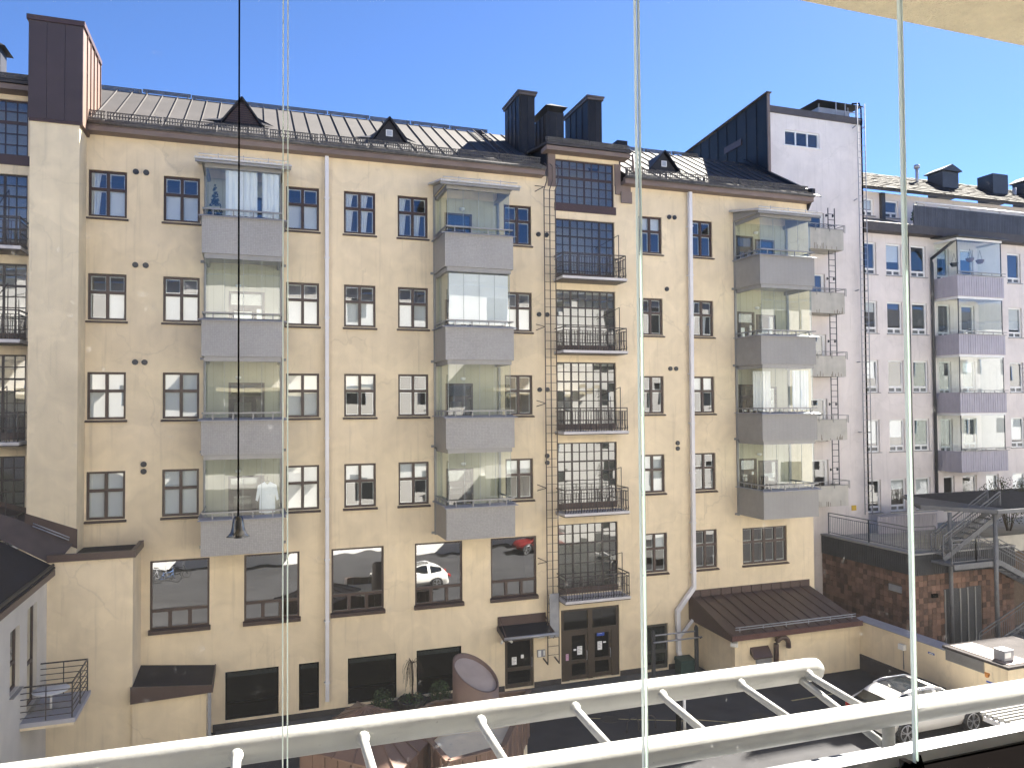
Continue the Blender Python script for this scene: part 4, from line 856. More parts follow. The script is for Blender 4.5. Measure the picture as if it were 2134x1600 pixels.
# ================================================================== WHITE TOWER with concrete balconies
tow = empty('white_tower', (27, 33, 0), label='tall white plastered tower block with stained concrete balconies and wall ladders', cat='building')
TY, TX0, TX1 = 31.1, 24.25, 30.05
TB = [7.68,4.52,1.40,-1.72,-4.95]; TD = [9.80,6.66,3.58,.32,-2.75]
th = [(25.24,27.38,E+13.08,E+13.86)]+[(26.55,27.58,E+t-2.15,E+t) for t in TD]
mb = MB(); wall_y(mb, TX0, TX1, 0, E+14.62, TY, th, .16)
mb.quad((TX1,TY,0),(TX1,40,0),(TX1,40,E+14.62),(TX1,TY,E+14.62)); mb.quad((TX0,40,0),(TX0,TY,0),(TX0,TY,E+14.62),(TX0,40,E+14.62)); build(mb, 'wall', M_WHITE, tow)
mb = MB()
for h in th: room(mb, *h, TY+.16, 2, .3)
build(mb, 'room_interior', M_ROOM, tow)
mb = MB(); mb.box(TX0-.08,TY-.08,E+14.62,TX1+.06,40,E+14.95); build(mb, 'roof_fascia', mat('tower_fascia', (.085,.075,.075), .6, .25, 2), tow)
mb = MB(); zz0, zz1 = th[0][2], th[0][3]; y = TY+.06
for a in (25.24,25.92,26.64,27.31): mb.box(a,y,zz0,a+.07,y+.07,zz1)
mb.box(25.31,y+.002,zz0,27.31,y+.07,zz0+.06); mb.box(25.31,y+.002,zz1-.06,27.31,y+.07,zz1); o = build(mb, 'window', M_WFR, tow)
for a,b in ((25.31,25.92),(25.99,26.64),(26.71,27.31)):
    mb = MB(); mb.quad((a,y+.04,zz0+.06),(b,y+.04,zz0+.06),(b,y+.04,zz1-.06),(a,y+.04,zz1-.06)); build(mb, 'pane', G_WIN, o)
mb = MB(); mb.box(25.15,TY-.06,zz0-.04,27.48,TY+.05,zz0-.002); build(mb, 'sill', M_WFR, o)
for k in range(9):                           # dark sheet-clad flank above the neighbouring roof
    a = TY-.06+k*.84; zt = E+15.48-.085*(a-TY)
    mb = MB(); mb.hexa([(TX0-.10,a+.008,roofz(min(a,RYR))-.6),(TX0-.02,a+.008,roofz(min(a,RYR))-.6),(TX0-.02,a+.832,E+9.5),(TX0-.10,a+.832,E+9.5)],[(TX0-.10,a+.008,zt),(TX0-.02,a+.008,zt),(TX0-.02,a+.832,zt-.07),(TX0-.10,a+.832,zt-.07)]); mb.box(TX0-.13,a-.012,E+11,TX0-.101,a+.007,zt); build(mb, 'flank_sheet', M_DARK, tow)
mb = MB(); mb.hexa([(TX0-.22,TY-.22,E+15.51),(TX0+.08,TY-.22,E+15.51),(TX0+.08,38.7,E+14.88),(TX0-.22,38.7,E+14.88)],[(TX0-.22,TY-.22,E+15.56),(TX0+.08,TY-.22,E+15.56),(TX0+.08,38.7,E+14.93),(TX0-.22,38.7,E+14.93)]); build(mb, 'flank_cap', mat('chimney_cap', (.10,.085,.08)), tow)
mb = MB(); mb.box(TX0-.12,TY-.14,E+10.6,TX0+.03,TY-.062,E+15.5); build(mb, 'corner_board', M_FASC, tow)
mb = MB(); mb.box(TX0-.15,33.1,E+13.6,TX0-.135,34.6,E+13.95); build(mb, 'flank_vent', M_BROWN, tow)
ht = empty('roof_hatch', (28.9,32.4,E+14.95), tow)
mb = MB(); mb.box(27.9,31.7,E+14.951,29.9,33.2,E+15.55); build(mb, 'hatch_box', M_GALV, ht)
mb = MB(); mb.add([(27.5,31.3,E+15.75),(30.5,31.3,E+15.75),(30.5,33.6,E+15.75),(27.5,33.6,E+15.75),(28.6,32.4,E+16.2),(29.4,32.4,E+16.2)],[(3,2,1,0),(0,1,5,4),(1,2,5),(2,3,4,5),(3,0,4)]); build(mb, 'hatch_hat', M_DARK, ht)
mb = MB()
for x,y in ((27.95,31.75),(28.7,31.35),(29.3,31.35),(29.85,31.75),(30.0,31.35)): mb.bar((x,y,E+14.96),(x,y,E+15.76),.05)
mb.bar((28.7,31.35,E+15.3),(30.0,31.35,E+15.35),.04); build(mb, 'hatch_rail', M_GALV, ht)
tl = empty('wall_ladder', (29.8, TY-.3, E-5.6), tow)
for x in (29.52, 30.0): mb = MB(); mb.tube([(x,TY-.35,E-5.6),(x,TY-.35,E+15.6)], .025, 6); build(mb, 'rail', M_GALV, tl)
tr_ = shared(('tower_rung',), lambda mb: mb.tube([(0,0,0),(.48,0,0)], .013, 5), M_GALV)
z = E-5.4
while z < E+15.5: link('rung', tr_, tl, (29.52,TY-.35,z)); z += .33
mb = MB(); mb.tube([(29.78,TY-.33,E-5.4),(29.78,TY-.33,E+15.3),(29.72,TY-.28,E+15.62),(29.5,TY,E+15.68)], .04, 8); build(mb, 'cable_pipe', M_BLACK, tl)
for zz in (E+14.4,E+10.6,E+5.9,E+2.2,E-1.4): mb = MB(); mb.bar((29.40,TY-.35,zz),(29.52,TY,zz),.04); mb.bar((30.0,TY-.35,zz),(30.05,TY,zz),.04); build(mb, 'wall_stay', M_GALV, tl)
for k,(zb,zd) in enumerate(zip(TB,TD)):
    b = empty('concrete_balcony', (26.7, 30.5, E+zb), tow); x0, x1, y0 = 25.55, 27.78, 30.0; zt = E+zb+1.0
    mb = MB(); mb.box(x0,y0,E+zb,x1,TY-.01,E+zb+.14); build(mb, 'slab', M_CONC, b)
    mb = MB(); mb.box(x0,y0,E+zb+.141,x1,y0+.09,zt); mb.box(x1-.09,y0+.091,E+zb+.141,x1,TY-.01,zt); mb.box(x0,y0+.091,E+zb+.141,x0+.09,TY-.01,zt); build(mb, 'parapet', M_CONC, b)
    mb = MB()                                # rust and lime runs below the drain slots
    for q in range(9):
        xq = x0+.35+random.random()*(x1-x0-.5); hq = random.uniform(.06,.28); mb.box(xq-.012,y0-.004,E+zb+.01,xq+.012,y0-.001,E+zb+.03+hq)
    build(mb, 'drip_stain', mat('rust_run', (.13,.10,.07), .9, .3), b)
    mb = MB(); zr = zt+.22
    mb.bar((x0,y0-.05,zr),(x1+.05,y0-.05,zr),.03); mb.bar((x1+.05,y0-.05,zr),(x1+.05,TY,zr),.03); mb.box(x0,y0-.02,zt+.001,x1+.02,y0+.1,zt+.03)
    for q in range(3): xq = x0+.5+q*.85; mb.bar((xq,y0-.05,zt-.12),(xq,y0-.05,zr),.022)
    mb.bar((x1+.05,y0-.05,zt-.15),(x1+.05,y0-.05,zr),.025); build(mb, 'handrail', M_GREY, b)
    if k < 2:                                # escape hatch grating
        mb = MB()
        for q in range(9): mb.bar((x0+.3+q*.2,y0-.04,zr+.02),(x0+.6+q*.2,TY-.3,zr+.06),.018)
        build(mb, 'grating', M_GALV, b)
    z1 = (zt+1.15) if k == 0 else E+TB[k-1]
    l = empty('escape_ladder', (27.3,30.35,zt-.8), b)
    mb = MB(); zl = E+zb+.2
    for x in (27.12,27.52): mb.bar((x,30.30,zl),(x,30.30,z1),.035)
    zz = zl+.2
    while zz < z1-.05: mb.bar((27.12,30.30,zz),(27.52,30.30,zz),.026); zz += .29
    for x in (27.12,27.52): mb.box(x-.10,30.28,zt+.74,x+.02,30.32,zt+.79); mb.box(x-.13,30.26,zt+.70,x-.10,30.34,zt+.83)
    build(mb, 'ladder_frame', M_CLAD, l)
    a,c,z0,z1d = 26.55,27.58,E+zd-2.15,E+zd; mb = MB(); y = TY+.08; t = .08
    mb.box(a,y,z0,a+t,y+.06,z1d); mb.box(c-t-.1,y,z0,c,y+.06,z1d); mb.box(a+t,y,z1d-t,c-t-.1,y+.06,z1d); mb.box(a+t,y,z0,c-t-.1,y+.06,z0+.25); build(mb, 'balcony_door', M_WFR, b)
    mb = MB(); mb.quad((a+t,y+.03,z0+.25),(c-t-.1,y+.03,z0+.25),(c-t-.1,y+.03,z1d-t),(a+t,y+.03,z1d-t)); build(mb, 'door_glass', G_WIN, b)
mb = MB(); mb.box(28.98,TY-.02,E-5.40,29.28,TY-.002,E-5.14); o = build(mb, 'yellow_plate', mat('yellow_plate', (.65,.42,.04), .5), tow)

# ================================================================== WHITE APARTMENT HOUSE at the right
rb = empty('white_apartment_house', (40, 36, 0), label='white plastered apartment house with roof terrace and lilac boarded balconies at the right', cat='building')
RY = 32.4; RC = [(31.15,32.21),(32.90,33.97),(34.66,35.74),(41.98,43.06),(44.4,45.5)]; RT = [8.87,5.65,2.43,-.80,-4.05]
rh = [(a,b,E+t-1.76,E+t) for a,b in RC for t in RT]
for t in RT: rh += [(36.7,37.5,E+t-1.9,E+t),(38.1,39.2,E+t-1.76,E+t),(39.9,40.9,E+t-1.76,E+t)] if t < -4 else [(36.55,37.45,E+t-1.9,E+t),(38.3,39.3,E+t-1.76,E+t)]
mb = MB(); wall_y(mb, TX1+.01, 56, 0, E+9.45, RY, rh, .16); build(mb, 'wall', M_WHITE, rb)
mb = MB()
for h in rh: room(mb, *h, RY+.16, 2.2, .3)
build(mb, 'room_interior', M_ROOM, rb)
def white_window(parent, x0, x1, z0, z1, y):
    w, h = x1-x0, z1-z0
    def fr(mb):
        t = .09
        mb.box(0,0,0,t,.07,h); mb.box(w-t,0,0,w,.07,h); mb.box(t,0,h-t,w-t,.07,h); mb.box(t,0,0,w-t,.07,.06); mb.box(t,0,.24,w-t,.07,.34); mb.box(w/2-.05,0,.06,w/2+.05,.07,.24)
    o = link('window', shared(('white_window',round(w,2),round(h,2)), fr, M_WFR), parent, (x0,y+.09,z0))
    link('pane', shared(('wpane',round(w,2),round(h,2)), lambda mb: mb.quad((0,0,0),(w-.18,0,0),(w-.18,0,h-.43),(0,0,h-.43)), G_WIN), o, (x0+.09,y+.125,z0+.34), rot=(R(random.uniform(-.5,.5)),0,R(random.uniform(-.8,.8))))
    def lowp(mb):
        mb.box(0,0,0,w/2-.14,.01,.18); mb.box(w/2-.04,0,0,w-.18,.01,.18)
    link('lower_pane', shared(('lpane',round(w,2)), lowp, mat('lower_pane_grey', (.10,.11,.12), .2)), o, (x0+.09,y+.13,z0+.06))
    link('sill', shared(('wsill',round(w,2)), lambda mb: mb.box(-.05,-.07,-.05,w+.08,.08,-.005), M_GREY), o, (x0,y+.0,z0))
    if random.random() < .45:
        ph = random.choice((.5,.9,1.2)); link('blind', shared(('wblind',round(w,2),ph), lambda mb: mb.box(0,0,-ph,w-.18,.01,0), M_BLIND), o, (x0+.09,y+.19,z1-.09))
for h in rh: white_window(rb, *h, RY)
mb = MB(); mb.box(TX1+.01,31.75,E+9.36,56,RY+.1,E+9.82); build(mb, 'terrace_edge', mat('dark_edge', (.07,.062,.06), .6, .2), rb)
tp = empty('terrace_parapet', (45, 31.8, E+9.8), rb); bm = shared(('terrace_board',), lambda mb: mb.box(0,0,0,.115,.05,1.12), mat('dark_board', (.06,.065,.08), .6, .2, 3, objvar=.5))
x = 34.35
while x < 50: link('board', bm, tp, (x,31.84,E+9.825)); x += .13
mb = MB(); mb.tube([(34.4,31.80,E+11.13),(50,31.80,E+11.13)], .03, 6); build(mb, 'terrace_handrail', M_SILV, tp)
mb = MB(); mb.hexa([(TX1+.02,31.8,E+9.821),(34.34,31.8,E+9.821),(34.34,33.4,E+9.9),(TX1+.02,33.4,E+9.9)],[(TX1+.02,31.8,E+9.85),(34.34,31.8,E+9.85),(34.34,33.7,E+10.6),(TX1+.02,33.7,E+10.6)]); build(mb, 'skirt_roof', M_CLAD, rb)
UC = [(32.55,33.5),(34.35,35.3),(36.4,37.3),(38.3,39.3),(40.0,40.9),(42.3,43.3),(45,46)]
uh = [(a,b,E+10.75,E+11.75) for a,b in UC]
mb = MB(); wall_y(mb, TX1+.01, 56, E+9.83, E+12.15, 33.8, uh, .1); build(mb, 'attic_wall', M_WHITE, rb)
mb = MB()
for h in uh: room(mb, *h, 33.9, 2, .3)
build(mb, 'attic_interior', M_ROOM, rb)
for h in uh: white_window(rb, *h, 33.8)
mb = MB(); mb.box(33.9,33.6,E+9.9,34.15,33.79,E+12.1); build(mb, 'dark_pilaster', M_CLAD, rb)
mb = MB(); mb.hexa([(TX1+.01,33.1,E+12.02),(56,33.1,E+12.02),(56,36.6,E+14.1),(TX1+.01,36.6,E+14.1)],[(TX1+.01,33.1,E+12.16),(56,33.1,E+12.16),(56,36.6,E+14.25),(TX1+.01,36.6,E+14.25)]); build(mb, 'roof_slab', mat('dark_roof_base', (.06,.055,.05), .8, .3, 5), rb)
mb = MB(); tq = (14.25-12.16)/3.5           # overlapping roof tiles, too small to tell apart singly
for i in range(9):
    for j in range(60):
        x = TX1+.05+j*.31; y = 33.08+i*.39; zz = E+12.17+(y-33.1)*tq+random.uniform(0,.035)
        mb.hexa([(x,y,zz),(x+.29,y,zz),(x+.29,y+.42,zz+.42*tq),(x,y+.42,zz+.42*tq)],[(x,y,zz+.05),(x+.29,y,zz+.05),(x+.29,y+.42,zz+.42*tq+.012),(x,y+.42,zz+.42*tq+.012)])
build(mb, 'roof_tiles', mat('old_roof_tile', (.045,.042,.04), .9, .6, 9, spec=.12), rb, kind='stuff')
for x0,x1,zt,hat in ((40.1,41.4,E+14.35,True),(44.3,45.6,E+14.6,False),(47.4,48.5,E+14.4,True)):
    c = empty('chimney', ((x0+x1)/2,35.4,E+13), rb)
    mb = MB(); mb.box(x0,35.0,E+12.8,x1,36.1,zt); build(mb, 'stack', M_CLAD, c)
    if hat:
        mb = MB(); xm = (x0+x1)/2; mb.prism_y([(x0-.15,zt+.02),(x1+.15,zt+.02),(x1+.15,zt+.07),(xm,zt+.45),(x0-.15,zt+.07)], 34.85, 36.25); build(mb, 'hat', M_CLAD, c)
mb = MB(); mb.tube([(38.6,35.5,E+13.4),(38.6,35.5,E+14.5)], .09, 10); mb.tube([(38.6,35.5,E+14.5),(38.6,35.5,E+14.7)], .17, 10); build(mb, 'flue', M_GALV, rb)
mb = MB(); mb.tube([(46.4,35.2,E+13),(46.4,35.2,E+13.9)], .12, 10); build(mb, 'flue', M_GALV, rb)
for x,z0,z1 in ((34.30,E-5.7,E+9.4),):
    mb = MB(); mb.tube([(x,RY-.12,z0+.2),(x,RY-.12,z1)], .085, 8); mb.tube([(x,RY-.12,z0+.3),(x+.5,RY-.14,z0)], .085, 8); build(mb, 'downpipe', M_CLAD, rb)
mb = MB(); mb.tube([(36.05,RY-.12,E-5.5),(36.05,RY-.12,E+7.9),(36.0,RY-.12,E+8.15),(36.7,31.0,E+9.25)], .085, 8); build(mb, 'downpipe', M_CLAD, rb)
RBT = [7.06,3.80,.58,-2.58]; RBB = [5.88,2.70,-.50,-3.72]
ribm = shared(('lilac_board',), lambda mb: mb.box(0,0,0,.145,.04,1.12).box(.145,.015,0,.165,.04,1.12), M_LILAC)
for k in range(4):
    x0,x1,y0 = 36.25,39.70,30.85; zt,zb = E+RBT[k],E+RBB[k]; hd = E+RBB[k-1] if k else E+9.1
    b = empty('glazed_balcony', (38,31.6,zb), rb)
    q = x0
    while q < x1-.1: link('front_board', ribm, b, (q,y0,zb+.02)); q += .1725
    q = y0+.05
    while q < RY-.1: link('side_board', ribm, b, (x0,q+.165,zb+.02), (0,0,R(-90))); link('side_board', ribm, b, (x1-.02,q,zb+.02), (0,0,R(90))); q += .1725
    mb = MB(); mb.box(x0+.05,y0+.05,zb,x1-.08,RY-.01,zb+.15); build(mb, 'floor_slab', M_WHITE, b)
    mb = MB(); mb.box(x0-.04,y0-.06,zt+.001,x1+.06,y0+.06,zt+.03); mb.box(x0+.02,y0-.08,zt+.14,x1+.05,y0-.04,zt+.18)
    for s in range(5): xq = x0+.2+s*.75; mb.box(xq,y0-.07,zt+.031,xq+.03,y0-.045,zt+.139)
    build(mb, 'handrail', M_GREY, b)
    zg0,zg1 = zt+.06, hd-.12; w = (x1-x0-.2)/5
    for s in range(5): glass_pane(b, (x0+.1+s*w+.003,y0+.08,zg0), w-.006, zg1-zg0)
    for s in range(2): glass_pane(b, (x0+.1,y0+.09+s*.72,zg0), .714, zg1-zg0, 'y-'); glass_pane(b, (x1-.1,y0+.09+s*.72,zg0), .714, zg1-zg0, 'y+')
    mb = MB(); mb.box(x0+.06,y0+.04,hd-.12,x1-.06,y0+.12,hd-.001); mb.box(x0+.06,y0+.121,hd-.12,x0+.14,RY-.01,hd-.001); mb.box(x1-.14,y0+.121,hd-.12,x1-.06,RY-.01,hd-.001); build(mb, 'header', M_WFR, b)
    mb = MB(); mb.bar((x0+.11,y0+.09,zg0),(x0+.11,y0+.09,zg1),.04); mb.bar((x1-.11,y0+.09,zg0),(x1-.11,y0+.09,zg1),.04); build(mb, 'corner_post', M_CLAD, b)
mb = MB(); mb.hexa([(36.1,30.6,E+9.11),(39.8,30.6,E+9.11),(39.8,RY,E+9.3),(36.1,RY,E+9.3)],[(36.1,30.6,E+9.2),(39.8,30.6,E+9.2),(39.8,RY,E+9.36),(36.1,RY,E+9.36)]); build(mb, 'balcony_roof', M_CLAD, rb)
# hanging pots on the topmost balcony at the right
for i,(x,y,z) in enumerate(((36.55,31.3,7.75),(37.6,31.2,8.05),(38.35,31.2,8.0))):
    p = empty('hanging_pot', (x,y,E+z-.2), label=['dark hanging flower pot at the side of the topmost right balcony','left of two clay pots hanging in the topmost right balcony','right of two clay pots hanging in the topmost right balcony'][i], cat='flower pot', group='hanging pots')
    mb = MB(); mb.lathe([(.001,-.2),(.12,-.18),(.20,-.06),(.22,.02),(.18,.03),(.001,.0)], (x,y,E+z), 14); build(mb, 'pot', M_CLAD if i == 0 else M_POT, p)
    mb = MB(); mb.bar((x-.18,y,E+z),(x,y,E+z+.55),.012); mb.bar((x+.18,y,E+z),(x,y,E+z+.55),.012); build(mb, 'hanger', M_STEEL, p)

# ================================================================== BRICK-TILED GARAGE with terrace on top
br = empty('tiled_garage', (30, 28, 0), label='low garage faced in red-brown tiles with dark ribbed band and roof terrace', cat='outbuilding')
BX, BYF, ZB0 = 27.08, 25.49, .0
mb = MB(); mb.box(BX+.03,BYF+.03,0,33.0,TY-.02,E-7.42); mb.box(30.06,TY+.02-.04,0,50,RY-.02,E-7.42); mb.box(33.0,28,0,50,TY-.02,E-7.42); build(mb, 'core_wall', M_MORT, br)
mb = MB(); mb.box(BX+.03,BYF+.03,E-7.419,33.0,TY-.02,E-6.60); mb.box(33.001,28,E-7.419,50,RY-.03,E-6.6); build(mb, 'terrace_deck', M_CONC, br)
tile = shared(('tile',), lambda mb: mb.box(0,0,0,.232,.03,.232), M_TILEB)
tilex = shared(('tile_side',), lambda mb: mb.box(0,0,0,.03,.232,.232), M_TILEB)
z = E-7.42-.245; zmin = E-10.6
while z > zmin:
    y = BYF+.24
    while y < TY-.2:
        if not (26.1 < y+.12 < 26.95 and E-8.36 < z+.12 < E-7.98): link('tile', tilex, br, (BX+random.uniform(-.004,.004),y,z))
        y += .245
    x = BX
    while x < 33.0-.2:
        if not (28.7 < x+.12 < 30.95 and z+.12 < E-8.1): link('tile', tile, br, (x,BYF+random.uniform(-.004,.004),z))
        x += .245
    z -= .245
mb = MB(); mb.box(BX-.04,BYF-.04,E-7.41,BX+.028,TY-.02,E-6.52); mb.box(BX+.029,BYF-.04,E-7.41,33.0,BYF+.028,E-6.52)
y = BYF
while y < TY-.1: mb.box(BX-.07,y,E-7.40,BX-.041,y+.05,E-6.53); y += .11
x = BX
while x < 33: mb.box(x,BYF-.07,E-7.40,x+.05,BYF-.041,E-6.53); x += .11
build(mb, 'ribbed_band', M_CLAD, br)
mb = MB(); mb.box(BX-.10,BYF-.10,E-6.519,BX+.25,TY-.02,E-6.45); mb.box(BX+.251,BYF-.10,E-6.519,33.0,BYF+.25,E-6.45); build(mb, 'edge_flashing', M_GREY, br)
mb = MB(); mb.box(BX-.03,26.17,E-8.31,BX+.028,26.88,E-8.03)
for k in range(5): mb.box(BX-.05,26.2,E-8.29+k*.05,BX-.031,26.85,E-8.265+k*.05)
build(mb, 'vent_grille', M_GALV, br)
mb = MB(); mb.box(28.72,BYF+.0,.4,30.92,BYF+.028,E-8.12); o = build(mb, 'garage_door', M_CLAD, br)
for k in range(5): mb = MB(); mb.box(28.76+k*.44,BYF-.03,.45,28.82+k*.44,BYF-.002,E-8.15); build(mb, 'door_bar', M_GREY, o)
mb = MB(); mb.box(28.0,BYF-.10,E-8.42,28.3,BYF-.005,E-8.26); build(mb, 'door_lamp', M_BLACK, br)
def rail_run(parent, pts, h, name='railing', gap=.12, m=M_GALV):
    mb = MB()
    for p,q in zip(pts[:-1],pts[1:]):
        p, q = Vector(p), Vector(q); up_ = Vector((0,0,1)); L_ = (q-p).length; n = max(2,int(L_/gap))
        mb.bar(p+up_*h, q+up_*h, .04); mb.bar(p+up_*(h-.16), q+up_*(h-.16), .03); mb.bar(p+up_*.08, q+up_*.08, .03)
        for k in range(n+1):
            c = p.lerp(q,k/n); mb.bar(c+up_*.08, c+up_*(h-.16), .014)
        for c in (p,q): mb.bar(c, c+up_*h, .045)
    return build(mb, name, m, parent)
rail_run(br, [(27.35,30.9,E-6.45),(27.35,28.3,E-6.45),(27.35,25.9,E-6.45),(28.6,25.75,E-6.45)], 1.05, 'terrace_railing', m=M_STAIR)
lb = empty('terrace_screen', (32,30.6,E-6.6), label='lilac boarded ground terrace screen in front of the white house', cat='screen')
x = 30.2
while x < 34.0: link('board', ribm, lb, (x,30.6,E-6.85)); x += .1725
mb = MB(); mb.tube([(30.1,30.55,E-5.6),(34.1,30.55,E-5.6)], .025, 6); build(mb, 'handrail', M_GALV, lb)

# ---- steel stair and canopy at the right edge
st = empty('steel_staircase', (30.5,24.6,0), label='grey galvanised steel staircase with railings beside the tiled garage', cat='staircase')
mb = MB(); mb.box(27.9,24.25,E-6.86,30.55,25.36,E-6.76); mb.box(27.9,24.2,E-6.98,30.55,24.26,E-6.75); build(mb, 'landing', M_STAIR, st)
rail_run(st, [(27.95,24.35,E-6.76),(29.3,24.35,E-6.76),(30.5,24.35,E-6.76)], 1.0, m=M_STAIR)
def flight(p, q, w, n, name='flight'):
    p, q = Vector(p), Vector(q); f = empty(name, p, st)
    for y in (0, w): mb = MB(); mb.bar(p+Vector((0,y,0)), q+Vector((0,y,0)), .05, .22); build(mb, 'stringer', M_STAIR, f)
    tm = shared(('tread',round(w,2)), lambda mb: mb.box(-.13,.03,-.02,.13,w-.03,.02), M_STAIR)
    for k in range(n): link('tread', tm, f, p.lerp(q,(k+.5)/n)+Vector((0,0,.08)))
    rail_run(f, [p, q], 1.0, m=M_STAIR); rail_run(f, [p+Vector((0,w,0)), q+Vector((0,w,0))], 1.0, m=M_STAIR)
flight((30.6,24.35,E-6.85),(34.6,24.35,E-8.75), .95, 11); flight((29.0,23.1,.45),(34.2,23.1,E-8.6), .95, 13); flight((28.2,25.0,E-6.7),(31.6,25.0,E-4.9), .6, 9)
cn = empty('steel_canopy', (33,27,0), label='dark flat canopy on round grey steel posts above the staircase', cat='canopy')
for (x,y,zb) in ((28.95,25.30,.3),(30.2,24.15,.3),(36,24.2,.3)):
    mb = MB(); mb.tube([(x,y,zb),(x,y,E-4.75)], .085, 14); build(mb, 'post', M_STAIR, cn)
mb = MB(); pl = [(28.4,26.3),(30.0,23.9),(40,23.6),(42,29.8),(31,29.8)]; mb.prism(pl, E-4.70, E-4.55); build(mb, 'canopy_deck', M_CLAD, cn)
mb = MB()
for p,q in zip(pl[:2],pl[1:3]): mb.bar((p[0],p[1],E-4.60),(q[0],q[1],E-4.60),.10,.16)
build(mb, 'edge_beam', M_STAIR, cn)
mb = MB()
for k in range(30): mb.box(31.0+k*.3,24.1,E-4.549,31.08+k*.3,29.5,E-4.52)
build(mb, 'roof_rib', M_CLAD, cn, kind='stuff')

# ================================================================== YARD WALL and low roofed box
yw = empty('yard_wall', (24.4, 23.5, 0), label='yellow yard wall with blue-grey sheet coping between annex and low roofed box', cat='wall')
mb = MB(); mb.box(24.25,21.5,0,24.6,25.95,E-9.10); build(mb, 'wall', M_YEL, yw)
mb = MB(); mb.box(24.19,21.5,0,24.248,25.66,.62); build(mb, 'plinth', M_PLINT, yw)
for k in range(3): mb = MB(); a = 21.5+k*1.48; mb.hexa([(24.17,a,E-9.09),(24.72,a,E-9.02),(24.72,a+1.472,E-9.02),(24.17,a+1.472,E-9.09)],[(24.17,a,E-9.06),(24.72,a,E-8.99),(24.72,a+1.472,E-8.99),(24.17,a+1.472,E-9.06)]); build(mb, 'coping_sheet', M_SILL, yw)
mb = MB(); mb.box(24.10,23.28,E-9.63,24.248,23.55,E-9.42); o = build(mb, 'junction_box', M_WFR, yw); mb = MB(); mb.tube([(24.22,23.4,E-9.63),(24.22,23.4,E-10.4)], .015, 6); build(mb, 'cable', M_GREY, o)
mb = MB(); mb.box(24.235,21.98,E-9.43,24.248,22.26,E-9.36); o = build(mb, 'parking_sign', M_BLUES, yw); mb = MB(); mb.box(24.232,22.03,E-9.41,24.2345,22.21,E-9.385); build(mb, 'sign_text', M_PAPER, o)
bxr = empty('roofed_box', (25.6,20.3,0), label='yellow low box with louvres and pale sheet roof beside the parked white car', cat='outbuilding')
mb = MB(); mb.box(24.25,19.05,0,27.6,21.495,E-9.02); build(mb, 'wall', M_YEL, bxr)
mb = MB(); mb.box(24.2,19.0,E-9.02,27.7,21.6,E-8.93); build(mb, 'roof_rim', M_PLINT, bxr)
for k in range(4): mb = MB(); mb.box(24.42,19.15+k*.58,E-8.929,25.5,19.70+k*.58,E-8.91); build(mb, 'roof_sheet', mat('pale_pink_sheet', (.22,.175,.16), .6, spec=.2), bxr)
mb = MB(); mb.box(24.20,19.93,E-9.42,24.249,21.46,E-9.03)
for k in range(8): mb.box(24.17,19.96,E-9.40+k*.045,24.199,21.43,E-9.378+k*.045)
build(mb, 'louvre', M_GREY, bxr)
mb = MB(); mb.box(24.60,19.45,E-8.90,25.05,19.85,E-8.55); o = build(mb, 'fan_unit', M_GALV, bxr); mb = MB(); mb.box(24.62,19.43,E-8.80,24.9,19.449,E-8.62); build(mb, 'fan_grille', M_WFR, o)
mb = MB(); mb.box(24.235,19.58,E-9.70,24.249,19.86,E-9.64); build(mb, 'parking_sign', M_BLUES, bxr)
mb = MB(); mb.tube([(24.25,19.82,E-9.46),(24.20,19.82,E-9.46)], .07, 12); mb.box(24.235,19.72,E-9.43,24.248,19.92,E-9.36); build(mb, 'warning_sign', mat('orange_sign', (.55,.22,.04), .5), bxr)

# ================================================================== VENT HOUSE in the courtyard (brown cladding)
vh = empty('vent_house', (5, 20, 0), label='brown metal-clad vent house with slanted round flue and pyramid roof in the courtyard', cat='outbuilding')
poly = [(7.94,21.77),(6.0,18.4),(4.5,18.1),(4.1,21.1),(5.0,21.8)]; zc0, zc1 = 1.15, E-8.6
mb = MB(); mb.prism([(7.8,21.6),(6.0,18.6),(4.6,18.3),(4.3,21.0),(5.1,21.6)], 0, E-8.8); build(mb, 'base_wall', M_PIER, vh)
for i in range(5):
    p, q = Vector((*poly[i],0)), Vector((*poly[(i+1)%5],0)); L_ = (q-p).length; n = max(2, round(L_/.34)); d = (q-p)/n
    nrm = Vector((-(q-p).y,(q-p).x,0)).normalized()
    if nrm.dot(Vector((5.4,20,0))-p) > 0: nrm = -nrm
    for k in range(n):
        a, b = p+d*k, p+d*(k+1); ab = d*.03
        mb = MB(); mb.hexa([a+ab+Vector((0,0,zc0)),b-ab+Vector((0,0,zc0)),b-ab-nrm*.05+Vector((0,0,zc0)),a+ab-nrm*.05+Vector((0,0,zc0))],[a+ab+Vector((0,0,zc1)),b-ab+Vector((0,0,zc1)),b-ab-nrm*.05+Vector((0,0,zc1)),a+ab-nrm*.05+Vector((0,0,zc1))])
        if k % 2: mb.hexa([a+d*.25+nrm*.001+Vector((0,0,zc0)),a+d*.75+nrm*.001+Vector((0,0,zc0)),a+d*.68+nrm*.035+Vector((0,0,zc0)),a+d*.32+nrm*.035+Vector((0,0,zc0))],[a+d*.25+nrm*.001+Vector((0,0,zc1)),a+d*.75+nrm*.001+Vector((0,0,zc1)),a+d*.68+nrm*.035+Vector((0,0,zc1)),a+d*.32+nrm*.035+Vector((0,0,zc1))])
        build(mb, 'cladding_sheet', M_PINK, vh)
    mb = MB(); mb.bar(p+Vector((0,0,zc1+.03)), q+Vector((0,0,zc1+.03)), .14, .05); build(mb, 'rim_cap', M_PINK, vh)
mb = MB(); mb.prism([(7.75,21.65),(5.95,18.55),(4.6,18.25),(4.25,21.05),(5.05,21.68)], E-8.95, E-8.90); build(mb, 'flat_roof', M_BROWN, vh)
